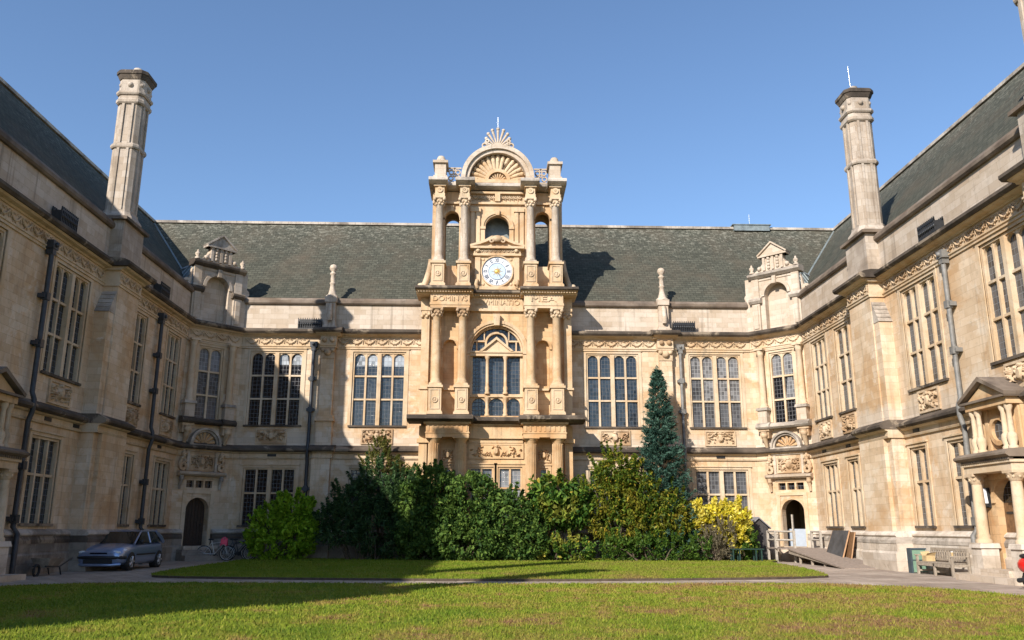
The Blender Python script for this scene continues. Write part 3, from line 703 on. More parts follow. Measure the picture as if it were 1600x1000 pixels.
# ------------------------------------------------------------------ clock tower (frontispiece)
def tower():
    t = thing('clock_tower', 'ornate golden stone frontispiece with columns and a blue and white clock', 'clock tower', (XC, D-1, 0))
    F = Frame((XC, 42.0), (1, 0), (0, -1))       # o = 0 at the tower's wall face, u from its axis
    G, GW, K, CV = M['golden'], M['golden_wall'], M['tower'], M['carved']
    CX = (-3.04, -1.73, 1.73, 3.04); O = .62
    # --- wall block with holes, level 1 and 2
    mb = MB()
    lowwin = [(-1.32, -.1, 1.9, 4.45), (.1, 1.32, 1.9, 4.45)]; side = [(-2.6, -2.15, 2.2, 4.4), (2.15, 2.6, 2.2, 4.4)]
    wall_sheet(mb, F, -3.75, 3.75, 0, 6.6, lowwin + side); mb.quad(F(-3.75, 0, 0), F(-3.75, -1, 0), F(-3.75, -1, 6.6), F(-3.75, 0, 6.6)); mb.quad(F(3.75, 0, 0), F(3.75, -1, 0), F(3.75, -1, 6.6), F(3.75, 0, 6.6))
    mb.build('ground_storey', GW, t)
    mb = MB(); ww = 1.35; cz = 10.3
    niche = [(-2.72, -2.04, 8.5, 10.86), (2.04, 2.72, 8.5, 10.86)]
    wall_sheet(mb, F, -3.75, 3.75, 6.6, 13.1, [(-ww, ww, 6.98, cz+ww)] + niche, .5)
    mb.archfill(F, -ww, ww, cz, cz+ww, -.5, 0, 14)
    for sg in (-1, 1): mb.quad(F(sg*3.75, 0, 6.6), F(sg*3.75, -1, 6.6), F(sg*3.75, -1, 13.1), F(sg*3.75, 0, 13.1))
    for a, b, c, d in niche:
        mb.archfill(F, a, b, d-.34, d, -.3, -.003, 8); mb.quad(F(a, -.3, c), F(b, -.3, c), F(b, -.3, d), F(a, -.3, d))
        mb.arc(F, (a+b)/2, d-.34, .36, .46, 0, .07); mb.box(F, a-.12, a, -.05, .08, d-.46, d-.34); mb.box(F, b, b+.12, -.05, .08, d-.46, d-.34)
    mb.build('middle_storey', GW, t)
    # ground storey trim
    def column(u, z0, z1, r, mat, order, o=O, ped=None):
        c = F(u, o, 0); m = MB()
        m.box(F, u-r*1.4, u+r*1.4, o-r*1.4, o+r*1.4, z0, z0+.1)
        caph = .22 if order == 'tuscan' else .48
        m.lathe((c.x, c.y, 0), [(r*1.35, z0+.1), (r*1.38, z0+.16), (r*1.1, z0+.2), (r*1.2, z0+.26), (r*1.02, z0+.3), (r, z0+.4), (r, z0+(z1-z0)*.35), (r*.86, z1-caph), (r*.95, z1-caph+.02), (r*.95, z1-caph+.05)], 18)
        if order == 'tuscan':
            for k in range(16):
                a = 2*PI*k/16; m.tube([c + Vector((r*.99*math.cos(a), r*.99*math.sin(a), z0+.4)), c + Vector((r*.88*math.cos(a), r*.88*math.sin(a), z1-.3))], .022, 4)
        col = m.build('column', mat, t); m = MB()
        if order == 'tuscan':
            m.lathe((c.x, c.y, 0), [(r*.9, z1-.2), (r*1.0, z1-.16), (r*1.25, z1-.08), (r*1.25, z1-.06)], 18); m.box(F, u-r*1.35, u+r*1.35, o-r*1.35, o+r*1.35, z1-.06, z1)
        else:
            m.lathe((c.x, c.y, 0), [(r*.88, z1-caph+.05), (r*.95, z1-.25), (r*1.25, z1-.08)], 16); m.box(F, u-r*1.4, u+r*1.4, o-r*1.4, o+r*1.4, z1-.08, z1)
            for row, (zz, rr, n, s) in enumerate(((z1-.38, r*.98, 8, .085), (z1-.25, r*1.1, 8, .08))):
                for k in range(n):
                    a = 2*PI*(k+.5*row)/n; m.ball(c + Vector((rr*math.cos(a), rr*math.sin(a), zz)), s, seg=6)
            for sx in (-1, 1):
                for sy in (-1, 1): m.ball(F(u+sx*r*1.15, o+sy*r*1.15, z1-.14), .1, seg=6)
        m.build('capital', mat if order == 'tuscan' else CV, col)
    for u in CX: column(u, 1.4, 5.82, .29, G, 'tuscan')
    for u in CX: MB().box(F, u-.42, u+.42, .02, O+.42, 0, 1.28).box(F, u-.46, u+.46, .02, O+.46, 1.28, 1.4).build('column_plinth', M['dirty'], t)
    mb = MB()
    for a, b in ((CX[0]-.4, CX[1]+.4), (CX[2]-.4, CX[3]+.4)):
        mb.box(F, a, b, .02, O+.34, 5.82, 6.0); mb.box(F, a-.03, b+.03, .02, O+.37, 6.0, 6.06); mb.box(F, a+.01, b-.01, .02, O+.33, 6.06, 6.45)
        for k in range(9):
            u = a+.12+(b-a-.24)*k/8; mb.box(F, u-.045, u+.045, O+.3, O+.36, 6.1, 6.44)
        mb.box(F, a-.1, b+.1, .02, O+.45, 6.45, 6.55)
    mb.box(F, CX[1]+.4, CX[2]-.4, .01, .22, 5.82, 6.45); mb.box(F, CX[1]+.38, CX[2]-.38, .01, .3, 6.45, 6.54)
    for k in range(6): mb.box(F, -1.15+k*.46, -1.11+k*.46, .2, .235, 6.0, 6.44)
    mb.box(F, -1.35, 1.35, .01, .1, 5.62, 5.8)
    for sg in (-1, 1): mb.box(F, min(sg*3.42, sg*3.82), max(sg*3.42, sg*3.82), .0, .2, 1.4, 6.45); mb.box(F, min(sg*3.3, sg*3.92), max(sg*3.3, sg*3.92), .0, .3, 5.6, 5.8)
    mb.build('lower_entablature', G, t)
    mb = MB()
    for a, b, o in ((-4.35, -1.12, O+.78), (1.12, 4.35, O+.78), (-1.12, 1.12, .62)):
        mb.prof(F, a, b, [(0, 6.55), (o-.25, 6.55), (o-.1, 6.62), (o, 6.66), (o, 6.8), (o-.06, 6.86), (0, 6.93)])
    mb.build('balcony_slab', M['ledge'], t)
    relief(F, -1.27, 1.3, 4.92, 5.52, t, 301, o=.04, frame=True, mat=G, depth=.2)
    for sg in (-1, 1): relief(F, sg*2.38-.27, sg*2.38+.27, 4.75, 5.3, t, 305+sg, o=.03, name='medallion', mat=G)
    for a, b, c, d in lowwin: window(F, a, b, c, d, (2,), (3.42,), t, M['glass_pale'] if a > 0 else M['glass_mid'], False, G, sill='dirty')
    for a, b, c, d in side: window(F, a, b, c, d, (1,), (3.42,), t, M['glass'], False, G, sill='dirty')
    # --- middle storey
    def pedestals(z0, z1, oz, mat):
        for u in CX:
            m = MB(); m.box(F, u-.32, u+.32, .0, O+.32, z0+.16, z1-.12); m.box(F, u-.39, u+.39, .0, O+.39, z0, z0+.1); m.box(F, u-.36, u+.36, .0, O+.36, z0+.1, z0+.16); m.box(F, u-.39, u+.39, .0, O+.39, z1-.12, z1)
            p = m.build('pedestal', mat, t); m = MB(); f = O+.32; cz_ = (z0+z1)/2
            for a, b, c, d in ((-.24, -.19, z0+.25, z1-.2), (.19, .24, z0+.25, z1-.2), (-.19, .19, z1-.25, z1-.2), (-.19, .19, z0+.25, z0+.3)): m.box(F, u+a, u+b, f-.01, f+.03, c, d)
            m.arc(F, u, cz_, .1, .15, f-.01, f+.05, 0, 2*PI, 16); m.ball(F(u, f+.0, cz_), .08, 1, .6, 1.5, 8); m.build('cartouche', CV, p)
    pedestals(6.93, 8.38, O, K)
    for u in CX: column(u, 8.38, 12.38, .225, K, 'corinthian')
    mb = MB()
    for sg in (-1, 1):
        a, b = sorted((sg*3.45, sg*3.85)); mb.box(F, a, b, -.02, .16, 6.93, 12.38); mb.box(F, a-.07, b+.07, -.02, .24, 8.28, 8.38); mb.box(F, a-.1, b+.1, -.02, .28, 6.93, 7.1)
        a, b = sorted((sg*1.4, sg*1.52))
        for k in range(4): mb.ball(F(sg*3.65 + (k-1.5)*.12, .2, 12.05+.12*(k % 2)), .1, seg=6)
    for a, b in ((CX[0]-.3, CX[1]+.3), (CX[2]-.3, CX[3]+.3)): mb.box(F, a+.2, b-.2, .0, .12, 8.26, 8.36)
    mb.arc(F, 0, cz, ww, ww+.1, -.02, .06, 0, PI, 28); mb.arc(F, 0, cz, ww+.1, ww+.26, -.02, .12, 0, PI, 28); mb.box(F, -.14, .14, 0, .3, cz+ww-.05, cz+ww+.55, 0, -.04)
    for sg in (-1, 1): a, b = sorted((sg*ww, sg*(ww+.26))); mb.box(F, a, b, -.01, .13, cz-.16, cz); mb.box(F, a+.02, b-.02, -.01, .08, 8.38, cz-.16)
    mb.build('arch_surround', K, t)
    # great window: tracery + glass
    m = MB(); o0, o1 = -.42, -.15
    m.box(F, -ww, ww, o0, o1+.12, 10.06, 10.22); m.box(F, -ww, ww, o0, o1+.18, 10.22, 10.3)
    m.prism(F, [(-.78, 10.3), (.78, 10.3), (0, 10.98)], o0, o1+.1); m.prism(F, [(-.88, 10.3), (-.72, 10.3), (0, 10.9), (0, 11.05)], o0, o1+.22); m.prism(F, [(.88, 10.3), (.72, 10.3), (0, 10.9), (0, 11.05)], o0, o1+.22)
    for u in (-1.28, -.46, .46, 1.28): m.box(F, u-.07, u+.07, o0, o1-.03, 6.98, 10.06)
    for u in (-.46, .46):
        for z0, z1 in ((6.98, 7.95), (8.1, 10.06)):
            c = F(u, o1+.06, 0); m.lathe((c.x, c.y, 0), [(.13, z0), (.13, z0+.08), (.09, z0+.14), (.12, z0+.3), (.085, z0+.42), (.08, z1-.2), (.11, z1-.14), (.14, z1-.02)], 10)
    m.box(F, -ww, ww, o0, o1+.04, 7.95, 8.1)
    for a, b in ((-1.21, -.53), (-.39, .39), (.53, 1.21)): m.archfill(F, a, b, 7.9-(b-a)/2, 7.95, o0, o1-.05, 8)
    m.arc(F, 0, cz+.45, .5, .6, o0, o1, 0, PI, 16)
    for sg in (-1, 1): a, b = sorted((sg*.5, sg*.6)); m.box(F, a, b, o0, o1, 10.3, cz+.45)
    for sg in (-1, 1):
        a, b = sorted((sg*.6, sg*1.22)); m.box(F, a, b, o0, o1-.04, 10.82, 10.9); a, b = sorted((sg*.98, sg*1.05)); m.box(F, a, b, o0, o1-.05, 10.3, 10.85)
        m.box(F, min(sg*.6, sg*.66), max(sg*.6, sg*.66), o0, o1-.02, 10.9, 11.35)
    m.arc(F, 0, cz, ww-.09, ww-.005, o0, o1, 0, PI, 28)
    wv = m.build('window', K, t)
    g = MB()
    for a, b, c, d in ((-ww, -.46, 6.98, 10.06), (-.46, .46, 6.98, 10.06), (.46, ww, 6.98, 10.06)): g.quad(F(a, -.36, c), F(b, -.36, c), F(b, -.365, d), F(a, -.365, d))
    g.add([F((ww-.02)*math.cos(PI*i/24), -.36, cz+(ww-.02)*math.sin(PI*i/24)) for i in range(25)] + [F(ww-.02, -.36, 10.06), F(-ww+.02, -.36, 10.06)][::1], [tuple(list(range(25)) + [26, 25])])
    g.build('glass', M['glass'], wv)
    # entablature with inscription
    mb = MB()
    for a, b in ((CX[0]-.34, CX[1]+.34), (CX[2]-.34, CX[3]+.34)):
        mb.box(F, a, b, .0, O+.26, 12.38, 12.5); mb.box(F, a-.03, b+.03, .0, O+.29, 12.5, 12.62); mb.box(F, a, b, .0, O+.24, 12.62, 13.08)
    mb.box(F, CX[1]+.3, CX[2]-.3, .0, .16, 12.38, 12.62); mb.box(F, CX[1]+.3, CX[2]-.3, .0, .12, 12.62, 13.08)
    for sg in (-1, 1): a, b = sorted((sg*3.38, sg*3.9)); mb.box(F, a, b, -.5, .2, 12.38, 13.08)
    mb.build('entablature', K, t)
    mb = MB()
    for a, b, o in ((-4.1, -1.22, O+.62), (1.22, 4.1, O+.62), (-1.22, 1.22, .48)):
        n = int((b-a)/.14)
        for k in range(n): u = a+.08+(b-a-.1)*k/n; mb.box(F, u, u+.075, o-.4, o-.17, 13.14, 13.22)
        mb.prof(F, a, b, [(-.6, 13.08), (o-.38, 13.08), (o-.3, 13.15), (o-.3, 13.2), (o-.1, 13.24), (-.6, 13.24)])
    mb.build('cornice', K, t)
    mb = MB()
    for a, b, o in ((-4.15, -1.18, O+.62), (1.18, 4.15, O+.62), (-1.18, 1.18, .48)): mb.prof(F, a, b, [(-.6, 13.24), (o-.08, 13.24), (o, 13.3), (o, 13.38), (o-.1, 13.45), (-.6, 13.5)])
    mb.build('cornice_ledge', M['ledge'], t)
    def text(s, u, o, z, h, w, mat, parent, name='inscription', ex=.03):
        cu = bpy.data.curves.new(name, 'FONT'); cu.body = s; cu.size = 1; cu.extrude = .5; cu.align_x = 'CENTER'; cu.align_y = 'CENTER'
        ob = bpy.data.objects.new('tmp', cu); C.objects.link(ob); dg = bpy.context.evaluated_depsgraph_get(); me = bpy.data.meshes.new_from_object(ob.evaluated_get(dg)); bpy.data.objects.remove(ob); bpy.data.curves.remove(cu)
        v = np.array([x.co[:] for x in me.vertices]); sc = w/(v[:, 0].max()-v[:, 0].min()); sz = h/(v[:, 1].max()-v[:, 1].min())
        v[:, 0] -= (v[:, 0].max()+v[:, 0].min())/2; v[:, 1] -= (v[:, 1].max()+v[:, 1].min())/2
        m = MB(); m.add([F(u+p[0]*sc, o+(p[2]+.5)*ex, z+p[1]*sz) for p in v], [tuple(p.vertices) for p in me.polygons]); bpy.data.meshes.remove(me)
        return m.build(name, mat, parent)
    LT = M['tower']
    text('DOMINVS', -2.385, O+.235, 12.85, .27, 1.75, LT, t, ex=.05); text('ILLVMINATIO', 0, .115, 12.85, .27, 2.35, LT, t, ex=.05); text('MEA', 2.385, O+.235, 12.85, .27, 1.3, LT, t, ex=.05)
    # --- open upper stage: front screen with see-through side bays, returns and a back screen
    pedestals(13.5, 14.82, O, K)
    for u in CX: column(u, 14.82, 18.38, .215, M['parapet'], 'corinthian')
    so = [(-2.78, -2.02, 14.85, 17.88), (2.02, 2.78, 14.85, 17.88)]; co = (-.64, .64, 15.6, 17.66)
    mb = MB()
    for fo in (0, -1.1): wall_sheet(mb, F, -3.45, 3.45, 13.1, 19.0, so + [co], .3, o=fo)
    for a, b, c, d in so + [co]:
        for fo in (0, -1.1): mb.archfill(F, a, b, d-(b-a)/2, d, fo-.3, fo-.002, 9)
    for sg in (-1, 1): mb.quad(F(sg*3.45, 0, 13.1), F(sg*3.45, -1.4, 13.1), F(sg*3.45, -1.4, 19), F(sg*3.45, 0, 19))
    for sg in (-1, 1): mb.box(F, min(sg*1.2, sg*1.5), max(sg*1.2, sg*1.5), -1.1, -.3, 13.1, 18.9)
    mb.quad(F(-3.45, -.3, 19), F(3.45, -.3, 19), F(3.45, -1.4, 19), F(-3.45, -1.4, 19)); mb.quad(F(-3.45, -.3, 14.85), F(3.45, -.3, 14.85), F(3.45, -1.4, 14.85), F(-3.45, -1.4, 14.85))
    mb.build('belfry_screen', K, t)
    mb = MB(); mb.quad(F(-1.2, -.9, 15.3), F(1.2, -.9, 15.3), F(1.2, -.9, 18), F(-1.2, -.9, 18)); mb.build('belfry_louvre', M['lead'], t)
    mb = MB()
    for a, b, c, d in so: mb.arc(F, (a+b)/2, d-(b-a)/2, .38, .5, -.01, .09); mb.box(F, a-.14, a, -.02, .1, d-.5, d-.38); mb.box(F, b, b+.14, -.02, .1, d-.5, d-.38); mb.box(F, (a+b)/2-.08, (a+b)/2+.08, 0, .18, d-.02, d+.28)
    a, b, c, d = co; mb.arc(F, 0, d-.64, .64, .72, -.01, .07, 0, PI, 24); mb.arc(F, 0, d-.64, .72, .86, -.01, .13, 0, PI, 24); mb.box(F, -.1, .1, 0, .24, d-.03, d+.3, 0, -.03)
    for sg in (-1, 1):
        a, b = sorted((sg*.62, sg*.9)); mb.box(F, a, b, -.01, .15, d-.78, d-.64); mb.box(F, a+.02, b-.04, -.01, .09, 15.6, d-.78)
        for u in (1.02, 1.3): a, b = sorted((sg*(u-.1), sg*(u+.1))); mb.box(F, a, b, -.01, .1, 15.4, 18.05); mb.box(F, a-.04, b+.04, -.01, .16, 17.85, 18.1)
    for u in CX: mb.box(F, u-.25, u+.25, .0, .1, 14.82, 18.38)
    mb.build('arch_surround', K, t)
    mb = MB()
    for u in CX:
        mb.box(F, u-.27, u+.27, .0, O+.27, 18.38, 18.56); mb.box(F, u-.24, u+.24, .0, O+.24, 18.56, 18.95); mb.arc(F, u, 18.76, .06, .16, O+.22, O+.3, 0, 2*PI, 12); mb.ball(F(u, O+.26, 18.76), .06, seg=6); mb.box(F, u-.32, u+.32, .0, O+.34, 18.95, 19.05)
    mb.box(F, -3.45, 3.45, .0, .14, 18.28, 18.42); mb.box(F, -1.45, 1.45, .0, .2, 18.86, 18.98); mb.box(F, -.14, .14, .0, .22, 18.42, 18.86)
    mb.build('entablature', K, t)
    sw = swags(F, -1.3, 1.3, 18.72, .22, .03, .1); sw.build('swag_frieze', CV, t)
    mb = MB()
    for a, b, o in ((-3.62, -2.62, O+.62), (-2.2, -1.2, O+.62), (1.2, 2.2, O+.62), (2.62, 3.62, O+.62), (-1.2, 1.2, .5), (-2.62, -2.2, .5), (2.2, 2.62, .5)):
        mb.prof(F, a, b, [(-1.4, 19.05), (o-.25, 19.05), (o-.1, 19.12), (o, 19.18), (o, 19.28), (o-.08, 19.38), (-1.4, 19.42)])
    mb.build('cornice', M['dirty'], t)
    mb = MB(); mb.box(F, -1.85, 1.85, -.6, .35, 19.42, 19.62); mb.build('blocking_course', K, t)
    # clock aedicule
    mb = MB(); mb.box(F, -1.12, 1.12, -.25, .3, 13.45, 15.3)
    mb.box(F, -1.15, -.88, .28, .42, 13.75, 15.2); mb.box(F, .88, 1.15, .28, .42, 13.75, 15.2); mb.box(F, -1.2, 1.2, .0, .46, 13.45, 13.62)
    mb.box(F, -1.25, 1.25, .0, .44, 15.3, 15.42); mb.box(F, -1.22, 1.22, .0, .4, 15.42, 15.66); mb.box(F, -1.4, 1.4, .0, .58, 15.66, 15.78)
    mb.prism(F, [(-1.38, 15.78), (1.38, 15.78), (.32, 16.2), (-.32, 16.2)], .0, .34)
    for sg in (-1, 1): mb.prism(F, [(sg*1.42, 15.78), (sg*1.42, 15.88), (sg*.95, 16.02), (sg*.6, 16.17), (sg*.3, 16.36), (sg*.2, 16.36), (sg*.2, 16.24), (sg*.55, 16.04), (sg*.9, 15.9)], .0, .54)
    for sg in (-1, 1): mb.ball(F(sg*1.0, .45, 15.56), .12, seg=8); mb.tube([F(sg*1.02, .46, 13.55), F(sg*1.08, .56, 13.7), F(sg*1.02, .48, 13.95)], .1, 7)
    for u, z in ((-.72, 15.12), (.72, 15.12), (-.72, 13.78), (.72, 13.78)): mb.ball(F(u, .31, z), .09, 1, .5, 1, 8)
    ck = mb.build('clock_surround', K, t)
    mb = MB(); mb.ball(F(0, .5, 16.2), .22, 1.4, .7, .9); mb.arc(F, -.3, 16.1, .05, .13, .4, .56, 0, 2*PI, 10); mb.arc(F, .3, 16.1, .05, .13, .4, .56, 0, 2*PI, 10); mb.build('cartouche', CV, ck)
    mb = MB(); n0 = swags(F, -1.15, 1.15, 15.6, .23, .39, .08); n0.build('swag_frieze', CV, ck)
    zc = 14.46
    def disc(r, o, mat, name, par):
        m = MB(); m.add([F(r*math.cos(2*PI*i/48), o, zc+r*math.sin(2*PI*i/48)) for i in range(48)] + [F(r*math.cos(2*PI*i/48), .28, zc+r*math.sin(2*PI*i/48)) for i in range(48)], [tuple(range(48))] + [(i, (i+1) % 48, 48+(i+1) % 48, 48+i) for i in range(48)]); return m.build(name, mat, par)
    dial = disc(.79, .36, M['white'], 'dial', t)
    m = MB(); m.arc(F, 0, zc, .79, .85, .25, .42, 0, 2*PI, 40); m.build('dial_rim', K, dial)
    disc(.44, .372, M['clock_blue'], 'dial_centre', dial)
    m = MB(); m.arc(F, 0, zc, .44, .46, .355, .385, 0, 2*PI, 40); m.arc(F, 0, zc, .74, .76, .355, .372, 0, 2*PI, 40)
    for k in range(12):
        a = PI/2 - 2*PI*k/12; s = ['XII', 'I', 'II', 'III', 'IIII', 'V', 'VI', 'VII', 'VIII', 'IX', 'X', 'XI'][k]
        # numerals drawn as radial strokes
        ca, sa = math.cos(a), math.sin(a)
        def P(rad, off): return F(rad*ca - off*sa, .368, zc + rad*sa + off*ca)
        def stroke(r0, f0, r1, f1, w=.016):
            d = Vector((r1-r0, f1-f0)).normalized(); nx, ny = -d.y*w, d.x*w; m.quad(P(r0+nx, f0+ny), P(r1+nx, f1+ny), P(r1-nx, f1-ny), P(r0-nx, f0-ny))
        wd = sum({'I': .05, 'V': .1, 'X': .1}[c] for c in s); x = wd/2
        for c in s:
            if c == 'I': stroke(.5, x-.025, .71, x-.025); x -= .05
            elif c == 'V': stroke(.71, x-.005, .5, x-.05); stroke(.5, x-.05, .71, x-.095); x -= .1
            else: stroke(.71, x-.005, .5, x-.095); stroke(.5, x-.005, .71, x-.095); x -= .1
    m.build('numerals', M['clock_ink'], dial)
    m = MB()
    for k in range(16):
        a = 2*PI*k/16; r1 = .3 if k % 2 == 0 else .2; m.prism(F, [(.1*math.cos(a-.16), zc+.1*math.sin(a-.16)), (r1*math.cos(a), zc+r1*math.sin(a)), (.1*math.cos(a+.16), zc+.1*math.sin(a+.16))], .378, .392)
    m.ball(F(0, .385, zc), .12, 1, .3, 1, 12); m.build('sun_ornament', M['gold'], dial)
    for ang, ln, w in ((-62, .68, .022), (-48, .4, .035)):
        a = math.radians(ang); m = MB(); ca, sa = math.cos(a), math.sin(a); m.prism(F, [(-.12*ca-w*sa, zc-.12*sa+w*ca), (-.12*ca+w*sa, zc-.12*sa-w*ca), (ln*ca, zc+ln*sa)], .40, .412); m.build('clock_hand', M['clock_ink'] if ln > .5 else M['gold'], dial)
    # side scrolls
    for sg in (-1, 1):
        m = MB(); m.tube([F(sg*(3.45+.45*(1-s/8)**1.5), -.1, 13.5+1.7*s/8) for s in range(9)], .16, 7); m.ball(F(sg*3.95, -.1, 13.7), .24, seg=8); m.build('side_scroll', CV, t)
    # attic: pedestals with domes, openwork scrolls, segmental pediment, crest
    for sg in (-1, 1):
        u = sg*3.04; m = MB(); m.box(F, u-.36, u+.36, -.3, O+.3, 19.42, 19.56); m.box(F, u-.29, u+.29, -.22, O+.22, 19.56, 20.28); m.box(F, u-.4, u+.4, -.33, O+.33, 20.28, 20.42)
        c = F(u, O/2, 0); m.lathe((c.x, c.y, 0), [(.38, 20.42), (.36, 20.52), (.26, 20.66), (.22, 20.78), (.16, 20.88), (.05, 20.93)], 12); m.build('corner_pedestal', M['parapet'], t)
        m = MB(); a, b = sorted((sg*1.95, sg*2.68))
        m.box(F, a, b, .1, .22, 19.42, 19.52)
        for cu, cz_, r in ((a+.17, 19.72, .15), (b-.17, 19.72, .15), (a+.19, 20.06, .15), (b-.19, 20.06, .15), ((a+b)/2, 19.9, .1), ((a+b)/2, 20.22, .09)): m.arc(F, cu, cz_, r-.055, r, .1, .2, 0, 2*PI, 14)
        m.box(F, a, b, .11, .2, 20.26, 20.33); m.build('openwork_scroll', M['parapet'], t)
    zp = 19.55; m = MB(); m.arc(F, 0, zp, 1.52, 1.72, -.4, .55, 0, PI, 40); m.arc(F, 0, zp, 1.72, 1.95, -.4, .68, 0, PI, 40); m.build('pediment_arch', M['parapet'], t)
    m = MB(); m.add([F(1.55*math.cos(PI*i/32), .12, zp+1.55*math.sin(PI*i/32)) for i in range(33)], [tuple(range(33))]); m.add([F(1.55*math.cos(PI*i/32), -.38, zp+1.55*math.sin(PI*i/32)) for i in range(33)], [tuple(range(33))])
    m.arc(F, 0, zp, .5, .68, .1, .34, 0, PI, 24)
    for k in range(15):
        a = PI*(k+.5)/15; ca, sa = math.cos(a), math.sin(a); m.tube([F(.7*ca, .16, zp+.7*sa), F(1.1*ca, .24, zp+1.1*sa), F(1.42*ca, .2, zp+1.42*sa)], .1, 6, r1=.13); m.ball(F(1.4*ca, .26, zp+1.4*sa), .1, seg=6); m.ball(F(1.12*ca, .3, zp+1.12*sa), .07, seg=6)
    for k in range(9): a = PI*(k+.5)/9; m.tube([F(.05*math.cos(a), .16, zp+.05*math.sin(a)), F(.46*math.cos(a), .2, zp+.46*math.sin(a))], .03, 5, r1=.06)
    m.build('shell_tympanum', K, t)
    m = MB(); zb = 21.42; m.box(F, -.85, .85, .0, .3, zb-.05, zb+.1)
    for k in range(9):
        a = PI*(.14+.72*k/8); ca, sa = math.cos(a), math.sin(a); L = .62 + .5*sa**2
        m.tube([F(.16*ca, .15, zb+.1+.16*sa), F(L*.6*ca, .15, zb+.1+L*.6*sa), F(L*.92*ca, .15, zb+.1+L*.92*sa)], .045, 5, r1=.085); m.ball(F(L*ca, .15, zb+.1+L*sa), .11, seg=7)
    for sg in (-1, 1):
        for u, z, r in ((.72, .22, .16), (.48, .2, .14), (.58, .48, .12)): m.arc(F, sg*u, zb+z, r-.07, r, .06, .24, 0, 2*PI, 12)
    m.arc(F, 0, zb+.12, .08, .26, .06, .26, 0, PI, 12); m.build('crest', M['parapet'], t)
    m = MB(); c = F(0, .15, 0); m.tube([(c.x, c.y, zb+1.1), (c.x, c.y, 23.35)], .012, 5); m.build('lightning_rod', M['chrome'], t)
tower()

